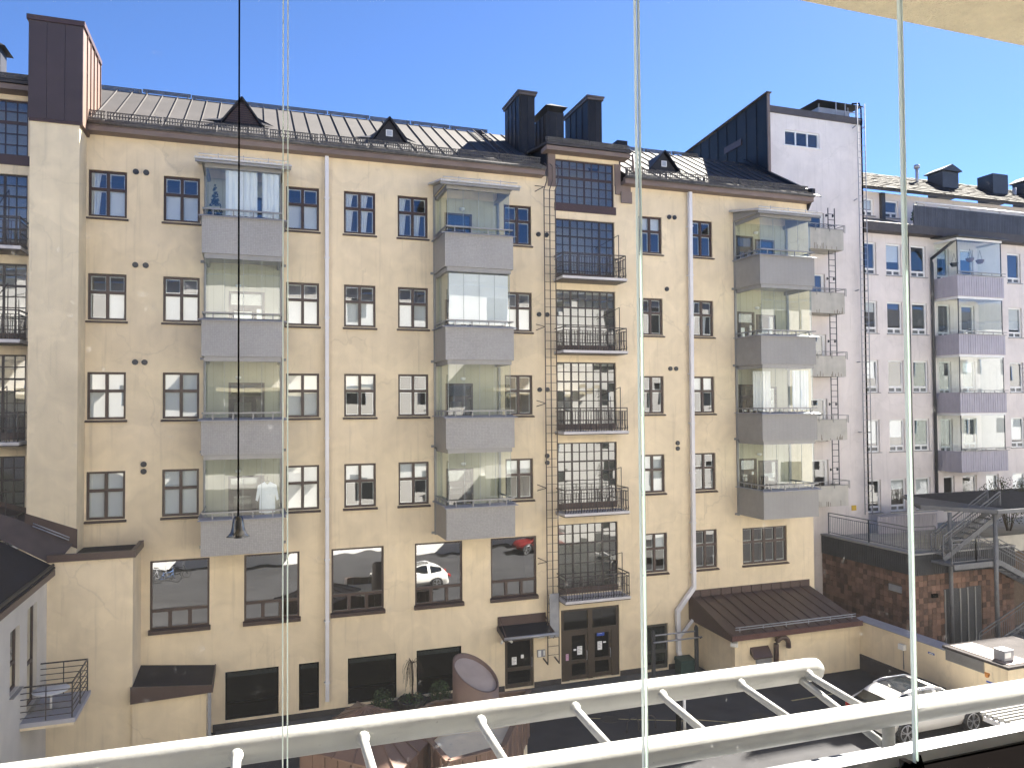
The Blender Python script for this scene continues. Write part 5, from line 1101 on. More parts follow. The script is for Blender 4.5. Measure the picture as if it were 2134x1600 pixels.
cyl = empty('round_flue', (6.02,21.0,E-8.9), vh); r = .66; n = 32; cx_, cy_ = 6.02, 20.95
def cutz(x, y): return E-7.55+(-.42*(x-cx_)+.55*(y-cy_))*.9
vs_, fs_ = [], []
for rr in (r, r-.05):
    for k in range(n):
        t = 2*math.pi*k/n; x, y = cx_+rr*math.cos(t), cy_+rr*math.sin(t); vs_ += [(x,y,E-8.92),(x,y,cutz(x,y))]
for k in range(n):
    a, b = 2*k, 2*((k+1)%n); fs_ += [(a,b,b+1,a+1), (2*n+b,2*n+a,2*n+a+1,2*n+b+1), (a+1,b+1,2*n+b+1,2*n+a+1)]
mb = MB(); mb.add(vs_, fs_, True); build(mb, 'shell', M_PINK, cyl)
mb = MB(); ring = [(cx_+(r-.06)*math.cos(2*math.pi*k/n), cy_+(r-.06)*math.sin(2*math.pi*k/n)) for k in range(n)]; mb.add([(x,y,cutz(x,y)-.10) for x,y in ring],[tuple(range(n))]); build(mb, 'lid', mat('pale_lid', (.34,.28,.245), .6), cyl)
ap, cs = (2.85,20.55,E-7.95), [(.95,20.3,E-8.6),(3.2,17.9,E-8.6),(5.0,20.3,E-8.6),(2.9,22.7,E-8.6)]
for i in range(4):
    a, b = Vector(cs[i]), Vector(cs[(i+1)%4]); A = Vector(ap); n = 5
    for k in range(n):
        p0, p1 = a.lerp(b,k/n+.004), a.lerp(b,(k+1)/n-.004); mb = MB()
        mb.add([p0,p1,A,p0-Vector((0,0,.05)),p1-Vector((0,0,.05)),A-Vector((0,0,.05))],[(0,1,2),(5,4,3),(0,3,4,1),(1,4,5,2),(2,5,3,0)]); mb.bar(p0+Vector((0,0,.015)), A+Vector((0,0,.015)), .03); build(mb, 'roof_sheet', M_PINK, vh)
    for k in range(7):
        p0, p1 = a.lerp(b,.03+.94*k/7+.004), a.lerp(b,.03+.94*(k+1)/7-.004); c = Vector((3.1,20.4,0)); 
        q0, q1 = p0.lerp(Vector((c.x,c.y,p0.z)),.06), p1.lerp(Vector((c.x,c.y,p1.z)),.06); i0, i1 = p0.lerp(Vector((c.x,c.y,p0.z)),.09), p1.lerp(Vector((c.x,c.y,p1.z)),.09)
        dz = Vector((0,0,1)); mb = MB(); mb.hexa([q0-dz*2.7,q1-dz*2.7,i1-dz*2.7,i0-dz*2.7],[q0-dz*.055,q1-dz*.055,i1-dz*.055,i0-dz*.055]); build(mb, 'wall_sheet', M_PINK, vh)

# ================================================================== CARS
def car(name, x0, yc, L_, W, Ht, paint, label):
    c = empty(name, (x0+L_/2, yc, 0), label=label, cat='car', group='parked cars')
    # stations along the length (rear = x0): x, z_sill, z_belt, half_belt, z_top, half_top
    S = [(0.00,.42,.80,.62,.82,.60),(.03,.34,.98,.80,1.00,.70),(.09,.30,1.06,.88,1.20,.60),(.17,.27,1.06,.92,1.42,.58),(.27,.25,1.04,.94,1.53,.60),(.42,.25,1.02,.945,1.57,.62),(.55,.25,1.00,.945,1.53,.62),(.64,.25,.99,.94,1.38,.62),(.73,.25,.98,.93,1.06,.70),(.80,.26,.95,.92,.98,.66),(.90,.28,.86,.88,.89,.60),(.97,.34,.70,.78,.72,.55),(1.0,.42,.58,.62,.60,.50)]
    k = Ht/1.57; kw = W/1.89
    ring = []
    for sx,zs,zb,hb,zt,htp in S:
        x = x0+sx*L_; hb *= kw; htp *= kw; zb *= k; zt *= k
        ring.append([(x,-hb*.86,zs),(x,-hb*1.0,zs+.22),(x,-hb*1.01,(zs+zb)/2+.08),(x,-hb*.965,zb),(x,-(htp+ (hb*.965-htp)*.15),zt-.05*(zt-zb)),(x,-htp*.8,zt),(x,0,zt+.012),(x,htp*.8,zt),(x,(htp+(hb*.965-htp)*.15),zt-.05*(zt-zb)),(x,hb*.965,zb),(x,hb*1.01,(zs+zb)/2+.08),(x,hb,zs+.22),(x,hb*.86,zs)])
    def cr(p0,p1,p2,p3,t): return tuple(.5*(2*b+(c_-a)*t+(2*a-5*b+4*c_-d)*t*t+(3*b-a-3*c_+d)*t**3) for a,b,c_,d in zip(p0,p1,p2,p3))
    def dense(seq, n):
        out = []
        for q in range(len(seq)-1):
            for t in range(n): out.append(cr(seq[max(q-1,0)],seq[q],seq[q+1],seq[min(q+2,len(seq)-1)],t/n))
        return out+[seq[-1]]
    N1, N2 = 4, 3
    cols_ = [dense(r_, N2) for r_ in ring]; rows_ = [dense([c_[j] for c_ in cols_], N1) for j in range(len(cols_[0]))]
    nx, nj = len(rows_[0]), len(rows_); body = MB(); gl = MB()
    body.add([(rows_[j][i][0],rows_[j][i][1]+yc,rows_[j][i][2]) for i in range(nx) for j in range(nj)], [(i*nj+j,(i+1)*nj+j,(i+1)*nj+j+1,i*nj+j+1) for i in range(nx-1) for j in range(nj-1)], True)
    body.add([(rows_[j][0][0],rows_[j][0][1]+yc,rows_[j][0][2]) for j in range(nj)],[tuple(reversed(range(nj)))]); body.add([(rows_[j][-1][0],rows_[j][-1][1]+yc,rows_[j][-1][2]) for j in range(nj)],[tuple(range(nj))])
    def patch(i0,i1,j0,j1):
        vs2 = []
        for i in range(i0,i1+1):
            for j in range(j0,j1+1):
                p = Vector((rows_[j][i][0],rows_[j][i][1]+yc,rows_[j][i][2])); o_ = (p-Vector((p.x,yc,.75))); vs2.append(p+o_.normalized()*.007+Vector((0,0,.004)))
        w = j1-j0+1; gl.add(vs2, [(a*w+b,(a+1)*w+b,(a+1)*w+b+1,a*w+b+1) for a in range(i1-i0) for b in range(j1-j0)], True)
    for ja,jb in ((3*N2+1,4*N2),(8*N2,9*N2-1)):
        patch(3*N1-2,4*N1,ja,jb); patch(4*N1+1,5*N1+2,ja,jb); patch(5*N1+3,7*N1+1,ja,jb)
    patch(6*N1+3,8*N1-1,4*N2+1,8*N2-1); patch(1*N1+1,3*N1-2,4*N2+1,8*N2-1); patch(4*N1-1,6*N1-1,5*N2-1,7*N2+1)
    build(body, 'body', paint, c); build(gl, 'window_glass', M_CARG, c)
    for s in (-1,1):
        mb = MB(); mb.tube([(x0+.22*L_,yc+s*.60*kw,Ht*.97),(x0+.3*L_,yc+s*.61*kw,Ht+.03),(x0+.52*L_,yc+s*.62*kw,Ht+.03),(x0+.6*L_,yc+s*.62*kw,Ht*.95)], .018, 6); build(mb, 'roof_rail', M_SILV, c)
        mb = MB(); mb.box(x0-.01,yc+s*.5*kw,.78*k,x0+.12,yc+s*.80*kw,.92*k); build(mb, 'tail_lamp', M_RED, c)
        mb = MB(); mb.hexa([(x0+.66*L_,yc+s*.95*kw,1.0*k),(x0+.69*L_,yc+s*.95*kw,1.0*k),(x0+.69*L_,yc+s*1.12*kw,1.0*k),(x0+.66*L_,yc+s*1.12*kw,1.0*k)],[(x0+.66*L_,yc+s*.95*kw,1.12*k),(x0+.685*L_,yc+s*.95*kw,1.12*k),(x0+.685*L_,yc+s*1.10*kw,1.12*k),(x0+.66*L_,yc+s*1.10*kw,1.12*k)]); build(mb, 'wing_mirror', paint, c)
        for wx in (.19,.81):
            X, Y_ = x0+wx*L_, yc+s*.86*kw; w = empty('wheel', (X,Y_,.01), c)
            mb = MB(); mb.tube([(X,Y_-.115,.35),(X,Y_+.115,.35)], .345, 28); mb.tube([(X,Y_-.08,.35),(X,Y_+.08,.35)], .30, 28); build(mb, 'tyre', M_TYRE, w)
            mb = MB(); yo = Y_+s*.118
            for q in range(5):
                t = 2*math.pi*q/5+.3
                for dt in (-.16,.16): mb.bar((X+.05*math.cos(t),yo,.35+.05*math.sin(t)),(X+.255*math.cos(t+dt),yo,.35+.255*math.sin(t+dt)),.035,.02)
            pts = [(X+.265*math.cos(2*math.pi*q/24),yo,.35+.265*math.sin(2*math.pi*q/24)) for q in range(25)]; mb.tube(pts, .018, 6, cap=False); mb.tube([(X,yo-.02,.35),(X,yo+.02,.35)], .06, 12); build(mb, 'rim', M_RIM, w)
            mb = MB(); pts = [(X+.385*math.cos(t),Y_+s*.10,.35+.385*math.sin(t)) for t in [R(a) for a in range(0,181,15)]]; mb.tube(pts, .035, 6); build(mb, 'arch_trim', M_CLAD, w)
    mb = MB(); mb.prism_y([(x0+.245*L_,Ht*.96),(x0+.27*L_,Ht*.97),(x0+.235*L_,Ht+.08)], yc-.01, yc+.01); build(mb, 'fin_antenna', paint, c)
    mb = MB(); mb.box(x0-.006,yc-.26,.60*k,x0+.05,yc+.26,.71*k); build(mb, 'number_plate', M_PAPER, c)
    return c
car('parked_car', 19.35, 20.42, 4.65, 1.86, 1.55, M_CARW, 'white sport utility car parked nose to the yard wall')
car('parked_car', 27.9, 21.9, 4.4, 1.8, 1.5, M_CARB, 'blue car behind the low roofed box at the right edge')

car('parked_car', 11.6, 9.7, -4.5, 1.84, 1.42, M_CARW, 'white saloon car mirrored in the fourth office window')
car('parked_car', 22.9, 2.3, -4.3, 1.8, 1.5, mat('red_car_paint', (.16,.012,.012), .3, .05, 1, spec=.5), 'red car mirrored in the fifth office window')
def bicycle(x, y, rz, label, col):
    b = empty('bicycle', (x,y,0), rot=(0,0,rz), label=label, cat='bicycle', group='bicycles below the near building')
    for wx in (-.53,.53):
        def wheel(mb): mb.tube([(.33*math.cos(2*math.pi*k/24),0,.34+.33*math.sin(2*math.pi*k/24)) for k in range(25)], .018, 6, cap=False); [mb.bar((0,0,.34),(.32*math.cos(math.pi*k/5),0,.34+.32*math.sin(math.pi*k/5)),.006) for k in range(10)]
        o = bpy.data.objects.new('wheel', shared(('bike_wheel',), wheel, M_TYRE)); C.objects.link(o); o.parent = b; o.location = (wx,0,0)
    def frame(mb):
        for p,q in (((-.53,0,.34),(-.12,0,.30)),((-.12,0,.30),(-.25,0,.80)),((-.53,0,.34),(-.22,0,.72)),((-.22,0,.72),(.36,0,.80)),((-.12,0,.30),(.38,0,.68)),((.34,0,.95),(.53,0,.34))): mb.tube([p,q], .018, 6)
    o = bpy.data.objects.new('frame', shared(('bike_frame',col), frame, mat('bike_'+col, {'grey':(.3,.3,.32),'blue':(.05,.12,.3),'black':(.03,.03,.03)}[col], .35))); C.objects.link(o); o.parent = b
    def bars(mb): mb.tube([(.28,-.28,1.0),(.36,-.12,1.02),(.36,.12,1.02),(.28,.28,1.0)], .013, 6)
    o = bpy.data.objects.new('handlebar', shared(('bike_bar',), bars, M_RIM)); C.objects.link(o); o.parent = b
    def sad(mb): mb.hexa([(-.38,-.07,.86),(-.12,-.02,.86),(-.12,.02,.86),(-.38,.07,.86)],[(-.38,-.08,.91),(-.10,-.02,.90),(-.10,.02,.90),(-.38,.08,.91)])
    o = bpy.data.objects.new('saddle', shared(('bike_saddle',), sad, M_BLACK)); C.objects.link(o); o.parent = b
for x,y,a,l,cc in ((-5.4,3.0,8,'grey bicycle mirrored at the left of the first office window','grey'),(-4.9,3.7,-6,'blue bicycle mirrored in the middle of the first office window','blue'),(-4.3,2.4,12,'black bicycle mirrored at the right of the first office window','black')): bicycle(x, y, R(a), l, cc)

# ================================================================== SMALL COURTYARD THINGS
rk = empty('carpet_rack', (16.3,27.2,0), label='grey carpet beating rack with two long tubes by the service door', cat='rack')
for x in (15.31,17.32): mb = MB(); mb.box(x-.07,27.25,0,x+.07,27.35,E-9.12); mb.hexa([(x-.07,27.25,E-9.12),(x+.07,27.25,E-9.12),(x+.07,27.35,E-9.12),(x-.07,27.35,E-9.12)],[(x-.01,27.25,E-9.03),(x+.01,27.25,E-9.03),(x+.01,27.35,E-9.03),(x-.01,27.35,E-9.03)]); build(mb, 'post', M_CLAD, rk)
mb = MB(); mb.tube([(15.33,27.30,E-9.26),(17.26,27.30,E-9.27)], .032, 8); build(mb, 'tube', M_GALV, rk)
mb = MB(); mb.tube([(15.17,27.0,E-9.44),(17.40,27.0,E-9.44)], .032, 8); build(mb, 'tube', M_GALV, rk)
mb = MB()
for x in (15.31,17.32): mb.bar((x,27.3,E-9.44),(x,26.97,E-9.47),.04)
build(mb, 'tube_arm', M_CLAD, rk)
gb = MB(); gb.box(16.62,27.35,.06,17.32,27.85,.56); gb.hexa([(16.60,27.33,.561),(17.34,27.33,.561),(17.34,27.87,.561),(16.60,27.87,.561)],[(16.62,27.38,.63),(17.32,27.38,.63),(17.32,27.87,.70),(16.62,27.87,.70)]); build(gb, 'sand_box', mat('green_box', (.02,.05,.045), .5), label='dark green grit box under the bent downpipe', cat='box')
def leaf_ball(mb, c, r, n, size, squash=1.0, fn=None):
    for _ in range(n):
        while True:
            p = Vector((random.uniform(-1,1),random.uniform(-1,1),random.uniform(-1,1)))
            if .25 < p.length < 1: break
        if fn and not fn(p): continue
        p = Vector((p.x*r,p.y*r,p.z*r*squash))+Vector(c); d = Vector((random.gauss(0,1),random.gauss(0,1),random.gauss(0,1))).normalized(); e = d.orthogonal().normalized(); s = size*random.uniform(.6,1.3)
        q = d.cross(e); mb.add([p-e*s*.5, p+q*s*.35, p+e*s*.6, p-q*s*.35],[(0,1,2,3)])
for i,(x,y,r,l) in enumerate(((4.42,27.55,.42,'round clipped evergreen shrub left of the potted weeping tree'),(6.55,27.6,.42,'round clipped evergreen shrub right of the potted weeping tree'))):
    s = empty('round_shrub', (x,y,0), label=l, cat='shrub', group='round shrubs by the low windows')
    mb = MB(); leaf_ball(mb, (x,y,.55), r, 900, .075, 1.15); build(mb, 'foliage', M_LEAF, s)
    mb = MB(); mb.tube([(x,y,0),(x,y,.55)], .04, 6); build(mb, 'stem', M_BARK, s)
pt = empty('potted_tree', (5.50,27.55,0), label='small bare weeping tree in a dark round pot below the office windows', cat='tree')
mb = MB(); mb.lathe([(.30,.06),(.42,.12),(.50,.45),(.53,.5),(.46,.5),(.44,.42),(.001,.40)], (5.50,27.55,0), 20); build(mb, 'pot', M_PLINT, pt)
mb = MB(); mb.tube([(5.5,27.55,.4),(5.52,27.55,1.1),(5.5,27.55,1.85)], .03, 6, rs=[.035,.03,.025]); build(mb, 'trunk', M_BARK, pt)
mb = MB()
for k in range(34):
    a = random.uniform(0,6.28); l = random.uniform(.16,.42); d = random.uniform(.4,1.0); zt = 1.85+random.uniform(-.1,.15)
    mb.tube([(5.5,27.55,1.8),(5.5+l*.6*math.cos(a),27.55+l*.6*math.sin(a),zt),(5.5+l*math.cos(a),27.55+l*math.sin(a),zt-d*.4),(5.5+l*1.1*math.cos(a),27.55+l*1.1*math.sin(a),zt-d)], .006, 4)
build(mb, 'drooping_twigs', M_BARK, pt)
mb = MB(); leaf_ball(mb, (5.5,27.5,.5), .55, 420, .07, .35); build(mb, 'underplanting', M_LEAF, pt)
def bush(loc, r, h, label):
    s = empty('bush', loc, label=label, cat='bush')
    mb = MB()
    for k in range(26):
        a = random.uniform(0,6.28); q = random.uniform(.2,1)*r; mb.tube([(loc[0]+.1*math.cos(a),loc[1]+.1*math.sin(a),loc[2]),(loc[0]+q*.6*math.cos(a),loc[1]+q*.4*math.sin(a),loc[2]+h*.6),(loc[0]+q*math.cos(a),loc[1]+q*.7*math.sin(a),loc[2]+h*random.uniform(.75,1.05))], .012, 4)
    build(mb, 'twigs', M_BARK, s)
    mb = MB(); leaf_ball(mb, (loc[0],loc[1],loc[2]+h*.62), r, 1500, .09, h*.5/r); build(mb, 'foliage', mat('olive_leaf', (.09,.10,.045), .7, .4, 4), s)
bush((37.2,29.0,E-6.6), 1.5, 2.5, 'thin olive bush on the terrace left at the lowest right balcony'); bush((40.4,29.2,E-6.6), 1.7, 2.6, 'thin olive bush on the terrace at the right edge')
s = empty('terrace_conifer', (35.0,32.3,E+9.85), label='small potted conifer on the roof terrace of the white house', cat='plant')
mb = MB(); mb.lathe([(.12,0),(.16,.3),(.001,.28)], (35.0,32.3,E+9.85), 12); build(mb, 'pot', M_POT, s)
mb = MB(); leaf_ball(mb, (35.0,32.3,E+10.75), .34, 700, .10, 2.0, lambda p: math.hypot(p.x,p.y) < (1-p.z)*.55); build(mb, 'foliage', M_LEAF, s)
# bollard with pole, bike hoops, painted lines
b = empty('bollard', (13.94,22.84,0), label='white pole with dark reflector post standing on the dark asphalt', cat='bollard')
mb = MB(); mb.tube([(13.98,22.84,0),(13.98,22.84,1.15)], .05, 10); build(mb, 'white_pole', M_WFR, b)
mb = MB(); mb.box(13.68,22.8,0,13.82,22.9,.75); build(mb, 'reflector_post', M_BLACK, b)
for i,x in enumerate((12.3,12.95)):
    mb = MB(); mb.tube([(x-.22,23.4,0)]+[(x-.22*math.cos(t),23.4,.25+.22*math.sin(t)) for t in [R(a) for a in range(0,181,20)]]+[(x+.22,23.4,0)], .025, 8)
    build(mb, 'bicycle_hoop', M_PLINT, label=['left steel bicycle hoop on the asphalt near the white pole','right steel bicycle hoop on the asphalt near the white pole'][i], cat='bike rack', group='bicycle hoops')
for a,q,w in (((19.19,23.79),(21.6,23.82),.09),((14.9,23.5),(18.4,21.4),.06),((11.2,25.0),(14.8,23.4),.06)):
    p0, p1 = Vector((*a,0)), Vector((*q,0)); d = (p1-p0).normalized(); nn = Vector((-d.y,d.x,0))*w/2; mb = MB(); mb.quad(*[(v.x,v.y,.004) for v in (p0-nn,p1-nn,p1+nn,p0+nn)]); build(mb, 'road_marking', M_YLINE, kind='structure')
pg = empty('slatted_pergola', (22.5,15.4,0), label='white slatted roof on posts at the lower right edge below the balcony', cat='pergola')
slm = shared(('slat',), lambda mb: mb.box(0,0,0,5.0,.055,.09), mat('grey_white_slat', (.30,.30,.29), .7, .15, 4))
for k in range(15): link('slat', slm, pg, (20.05+.03*k,16.6-k*.16,E-9.05))
for x,y in ((20.3,16.2),(20.6,14.8),(24.5,16.2)): mb = MB(); mb.box(x-.06,y-.06,0,x+.06,y+.06,E-9.06); build(mb, 'post', M_WFR, pg)
mb = MB(); mb.box(20.1,14.3,E-9.20,20.2,16.6,E-9.06); build(mb, 'beam', M_WFR, pg)
mb = MB(); mb.box(20.25,14.2,E-9.45,25.0,16.55,E-9.40); build(mb, 'shade_sheet', M_BLACK, pg)  # added black sheet: stands in for the dark shade beneath the slats

# ---- things on the balconies opposite
cz = E+BBOT[0]+.12
s = empty('balcony_conifer', (-1.22,27.0,cz), label='small dark conifer behind the glass of the topmost left balcony', cat='plant')
mb = MB(); mb.lathe([(.12,0),(.17,.34),(.001,.32)], (-1.22,27.0,cz), 12); mb.tube([(-1.22,27.0,cz+.3),(-1.22,27.0,cz+1.0)], .02, 5); build(mb, 'pot', M_POT, s)
mb = MB(); leaf_ball(mb, (-1.22,27.0,cz+1.45), .75, 14000, .085, 1.15, lambda p: math.hypot(p.x,p.y) < (1.02-p.z)*.24+.02); build(mb, 'foliage', mat('blue_green_needles', (.02,.045,.05), .7, .4, 6), s)
def drape(name, x0, x1, y, z0, z1, label, m=M_CURT):
    mb = MB(); n = int((x1-x0)/.03)
    for k in range(n):
        a, b2 = x0+(x1-x0)*k/n, x0+(x1-x0)*(k+1)/n; ya, yb = y+.03*math.sin(a*34)+.012*math.sin(a*91), y+.03*math.sin(b2*34)+.012*math.sin(b2*91); mb.add([(a,ya,z0),(b2,yb,z0),(b2,yb,z1),(a,ya,z1)],[(0,1,2,3)], True)
    build(mb, name, m, label=label, cat='curtain', group='curtains inside the glazed balconies')
WCL = mat('white_drape', (.84,.83,.84), .85, .05, 3)
drape('curtain', -.88, .12, 26.66, E+6.45, E+7.95, 'wide white curtain in the topmost left balcony', WCL); drape('curtain', .28, .82, 26.66, E+6.45, E+7.95, 'narrow white curtain at the right end of the topmost left balcony', WCL)
mb = MB(); mb.box(6.72,26.60,E+3.05,8.98,26.615,E+4.9); build(mb, 'roller_blind', WCL, label='white roller blinds filling the second balcony of the middle stack', cat='blind')
drape('curtain', 20.5, 21.4, 27.6, E-.2, E+1.5, 'pale curtain in the third balcony of the right stack', WCL); drape('curtain', 21.9, 22.7, 26.75, E-.2, E+1.5, 'pale curtain at the corner of the third balcony of the right stack', WCL)
sh = empty('hanging_shirt', (.45,26.75,E-3.6), label='white shirt on a hanger in the lowest left glazed balcony', cat='shirt')
prof = [(-.09,1.02),(-.30,.90),(-.37,.42),(-.30,.38),(-.24,.62),(-.26,.0),(0,-.03),(.26,.0),(.24,.62),(.30,.38),(.37,.42),(.30,.90),(.09,1.02),(0,.92)]
mb = MB(); mb.prism_y([(.45+x,E-3.45+z) for x,z in prof], 26.72, 26.80); build(mb, 'shirt', mat('shirt_cloth', (.80,.82,.86), .9, .08, 9), sh)
mb = MB(); mb.bar((.22,26.76,E-2.50),(.45,26.76,E-2.40),.015); mb.bar((.68,26.76,E-2.50),(.45,26.76,E-2.40),.015); mb.tube([(.45,26.76,E-2.4),(.45,26.76,E-2.28),(.48,26.76,E-2.24)], .006, 5); build(mb, 'hanger', M_STEEL, sh)
mb = MB(); mb.hexa([(21.0,27.3,E-4.6),(21.5,27.3,E-4.6),(21.5,27.8,E-4.6),(21.0,27.8,E-4.6)],[(21.0,27.3,E-4.2),(21.5,27.3,E-4.2),(21.5,27.8,E-4.2),(21.0,27.8,E-4.2)]); mb.hexa([(21.0,27.7,E-4.2),(21.5,27.7,E-4.2),(21.5,27.8,E-4.2),(21.0,27.8,E-4.2)],[(21.1,27.85,E-3.1),(21.4,27.85,E-3.1),(21.4,27.95,E-3.1),(21.1,27.95,E-3.1)]); build(mb, 'high_back_chair', M_BLACK, label='dark high-backed chair in the lowest balcony of the right stack', cat='chair')
mb = MB(); mb.box(26.0,30.2,E+4.95,26.6,30.45,E+5.55); build(mb, 'flower_box', mat('red_box', (.35,.07,.05), .7, .4, 9), label='red flower box on the second concrete balcony of the white tower', cat='flower box')

def balcony_chair(x, y, z, label):
    c = empty('balcony_chair', (x,y,z), label=label, cat='chair', group='chairs inside the glazed balconies')
    mb = MB(); mb.box(x-.24,y-.24,z+.42,x+.24,y+.24,z+.46); build(mb, 'seat', M_GREY, c)
    mb = MB(); mb.box(x-.24,y+.22,z+.461,x+.24,y+.26,z+.92); build(mb, 'backrest', M_GREY, c)
    for sx in (-.21,.21):
        for sy in (-.21,.21): mb = MB(); mb.box(x+sx-.018,y+sy-.018,z,x+sx+.018,y+sy+.018,z+.419); build(mb, 'leg', M_STEEL, c)
balcony_chair(.5,27.6,E+BBOT[1]+.12,'grey chair in the second balcony of the left stack'); balcony_chair(8.5,27.5,E+BBOT[2]+.12,'grey chair in the third balcony of the middle stack'); balcony_chair(8.4,27.4,E+BBOT[3]+.12,'grey chair in the lowest balcony of the middle stack')
for (x,y,r,l) in ((12.0,24.6,.32,'round iron manhole cover left of the bicycle hoops'),(17.2,23.0,.30,'round iron manhole cover between the white pole and the white car')):
    mb = MB(); mb.tube([(x,y,.0),(x,y,.008)], r, 24); build(mb, 'manhole_cover', mat('cast_iron', (.035,.033,.032), .7, .3, 20), label=l, cat='manhole cover', group='manhole covers in the yard')
mb = MB(); mb.prism([(10.2,21.2),(13.6,21.0),(13.9,22.1),(12.2,22.4),(10.4,22.2)], .0, .005); build(mb, 'asphalt_patch', mat('new_asphalt', (.03,.03,.033), .95, .2, 2, .3, 90, spec=.1), kind='structure')

# ================================================================== OWN BUILDING AND BALCONY (camera side)
own = empty('opposite_building', (0,-4,0), label='pale rendered apartment building on the near side, seen only in window reflections', cat='building')
oh = []
for k in range(6):
    for i in range(26):
        x = -40+i*5.2
        if -4 < x < 4.5: continue
        oh.append((x,x+1.6,1.2+k*3.3,2.9+k*3.3))
mb = MB(); o_holes = oh
xs = sorted({-60, 120, *[h[0] for h in oh], *[h[1] for h in oh]}); zs = sorted({0, 20.2, *[h[2] for h in oh], *[h[3] for h in oh]})
for i in range(len(xs)-1):
    for j in range(len(zs)-1):
        cx2, cz2 = (xs[i]+xs[i+1])/2, (zs[j]+zs[j+1])/2
        if any(h[0] < cx2 < h[1] and h[2] < cz2 < h[3] for h in oh): continue
        mb.quad((xs[i+1],-1.2,zs[j]),(xs[i],-1.2,zs[j]),(xs[i],-1.2,zs[j+1]),(xs[i+1],-1.2,zs[j+1]))
build(mb, 'wall', M_OWN, own)
om = shared(('own_window',), lambda mb: mb.box(0,0,0,1.6,.04,1.7), mat('own_window_dark', (.03,.035,.04), .15, .1, 2))
for h in oh: link('window', om, own, (h[0],-1.34,h[2]))
mb = MB(); mb.hexa([(-60,-14,24.5),(120,-14,24.5),(120,-.8,20.2),(-60,-.8,20.2)],[(-60,-14,24.7),(120,-14,24.7),(120,-.8,20.45),(-60,-.8,20.45)]); build(mb, 'roof', M_CLAD, own)
for k in range(8):                            # balcony slabs and parapets of the near stack
    zf = E-1.60+(k-4)*3.3
    if zf < 1 or zf > 19: continue
    for x0 in ((-2.6,) if k == 4 else (-2.6,-20.0,16.0)):
        x1 = x0+7.2; b = empty('near_balcony', ((x0+x1)/2,.3,zf), own)
        if k == 5: mb = MB(); mb.box(x0,-1.19,E+1.16,x1+3,1.75,E+1.40); build(mb, 'slab', M_CEIL, b); continue
        mb = MB(); mb.box(x0,-1.19,zf-.18,x1,1.28,zf); build(mb, 'slab', M_OWN, b)
        if k != 4: mb = MB(); mb.box(x0,1.18,zf+.001,x1,1.28,zf+.75); build(mb, 'parapet', M_OWN, b)
np_ = empty('near_parapet', (1,1.25,E-1.6), label='dark balcony parapet with silver glazing rail at the lower right corner', cat='parapet')
mb = MB(); mb.box(-2.6,1.20,E-1.6,4.6,1.30,E-.875); build(mb, 'parapet_wall', M_BLACK, np_)  # black colour carries the shade on the parapet's inner face
mb = MB(); mb.box(-2.6,1.18,E-.874,4.6,1.345,E-.80); build(mb, 'bottom_rail', M_BLACK, np_)
mb = MB(); mb.box(-2.6,1.325,E-.799,4.6,1.365,E-.775); mb.box(-2.6,1.346,E-.874,4.6,1.366,E-.80); build(mb, 'rail_lip', M_SILV, np_)
mb = MB(); mb.hexa([(-2.6,1.367,E-1.45),(6,1.367,E-1.45),(6,2.50,E-1.48),(-2.6,2.62,E-1.48)],[(-2.6,1.367,E-1.41),(6,1.367,E-1.41),(6,2.50,E-1.44),(-2.6,2.62,E-1.44)]); build(mb, 'outer_ledge', M_LEDGE, np_)
mb = MB(); mb.hexa([(1.352,1.288,E-.799),(1.402,1.288,E-.799),(1.402,1.322,E-.799),(1.352,1.322,E-.799)],[(1.347,1.290,E-.778),(1.366,1.290,E-.781),(1.366,1.320,E-.781),(1.347,1.320,E-.778)]); mb.hexa([(1.372,1.292,E-.798),(1.392,1.292,E-.798),(1.392,1.312,E-.798),(1.372,1.312,E-.798)],[(1.380,1.298,E-.768),(1.387,1.298,E-.768),(1.387,1.306,E-.768),(1.380,1.306,E-.768)]); build(mb, 'pane_clip', M_BLACK, np_)
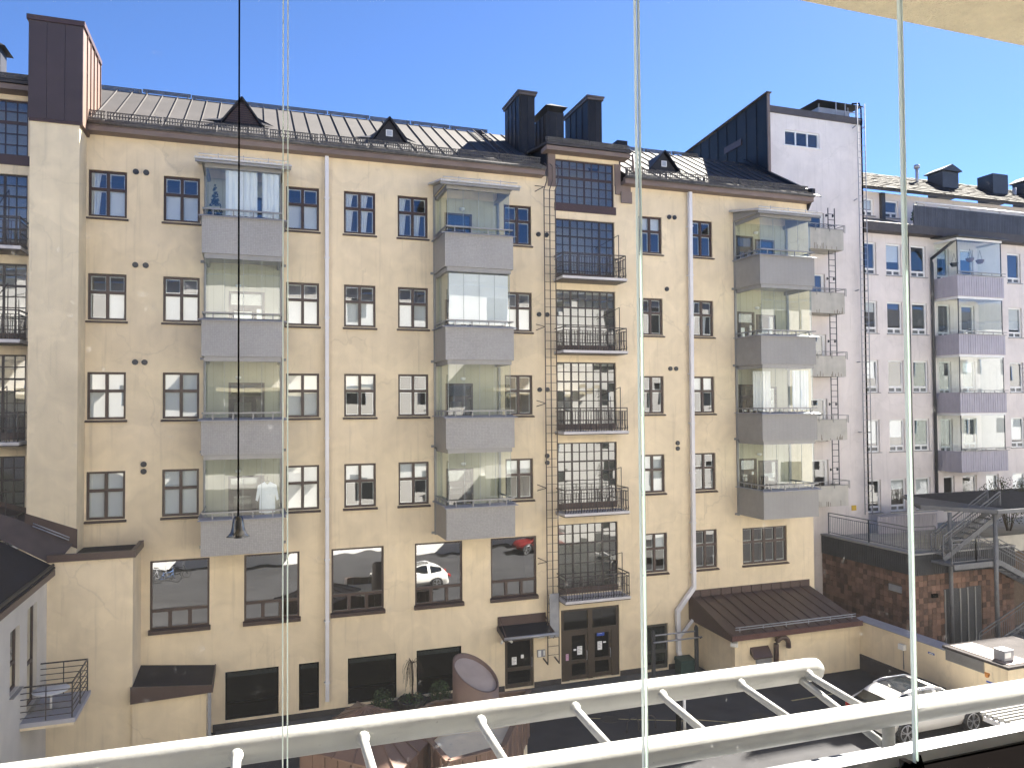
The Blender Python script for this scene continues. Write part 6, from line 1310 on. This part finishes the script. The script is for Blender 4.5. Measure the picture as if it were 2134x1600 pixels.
# frameless glass panes standing on the rail
GE = [-1.277, -.610, .050, .709, 1.374, 2.044, 2.714]
for i in range(1, 5):
    a, b = GE[i]+.0048, GE[i+1]-.0048; y0, y1, z0, z1 = 1.296, 1.304, E-.79, E+1.12
    g = empty('glass_pane', ((a+b)/2,1.3,z0), label=['','frameless glass pane left of the white double edge, behind the hanging cord','frameless glass pane between the white double edge and the centre edge','frameless glass pane between the centre edge and the green right edge','frameless glass pane right of the green edge'][i], cat='glass pane', group='near balcony glazing')
    mb = MB(); mb.quad((a,y1,z0),(a,y1,z1),(b,y1,z1),(b,y1,z0)); build(mb, 'sheet', G_OWN, g)
    mb = MB(); mb.box(a-.0020,y0,z0,a-.0001,y1,z1); build(mb, 'edge', M_EDGE, g)
    mb = MB(); mb.box(b+.0001,y0,z0,b+.0020,y1,z1); build(mb, 'edge', M_EDGE, g)
# pull cord with bell-shaped knob
cd = empty('pull_cord', (-.022,1.26,E-.20), label='black pull cord with bell-shaped metal knob hanging before the glass', cat='pull cord')
mb = MB(); mb.tube([(-.022,1.26,E-.168),(-.022,1.26,E+1.12)], .0013, 6); build(mb, 'cord', M_BLACK, cd)
mb = MB(); mb.lathe([(.001,.030),(.005,.0295),(.0075,.026),(.0085,.018),(.0095,.010),(.012,.003),(.0165,-.002),(.0160,-.0025),(.011,.002),(.008,.012),(.001,.02)], (-.022,1.26,E-.196), 32, 4, .22); build(mb, 'knob', mat('chromed_knob', (.09,.09,.092), .22, .1, 5, metal=.8), cd)
# white tube outrigger in front of the balcony
tb = empty('tube_railing', (0.5,2.4,E-1.25), label='white painted steel tube railing running across the bottom of the view', cat='railing')
def T1(x): return (x, 2.68+.075*x, E-1.118-.037*x)
def T2(x): return (x, 2.28+.060*x, E-1.144-.041*x)
mb = MB(); mb.tube([T1(-4),T1(2.41),T1(2.45),T1(2.468)], .05, 36, rs=[.05,.05,.046,.030]); build(mb, 'outer_tube', M_TUBE, tb)
mb = MB(); mb.tube([T2(-4),T2(6)], .05, 36); build(mb, 'upper_tube', M_TUBE, tb)
for x in (-.85,-.45,-.05,.36,.79,1.18,1.58,1.98,2.36):
    p, q = Vector(T1(x)), Vector(T2(x)); d = (q-p).normalized(); mb = MB(); mb.tube([p+d*.03,p+d*.052,p+d*.062,p+d*.08,q-d*.03], .0155, 12, rs=[.026,.024,.018,.0155,.0155]); build(mb, 'strut', M_TUBE, tb)
mb = MB(); mb.tube([Vector(T1(2.32))+Vector((0,-.03,-.02)),(2.44,2.40,E-1.40)], .017, 12); build(mb, 'brace', M_TUBE, tb)
mb = MB(); mb.tube([(2.42,2.42,E-1.46),(2.42,2.42,E-1.25)], .024, 14); build(mb, 'stub_post', M_TUBE, tb)
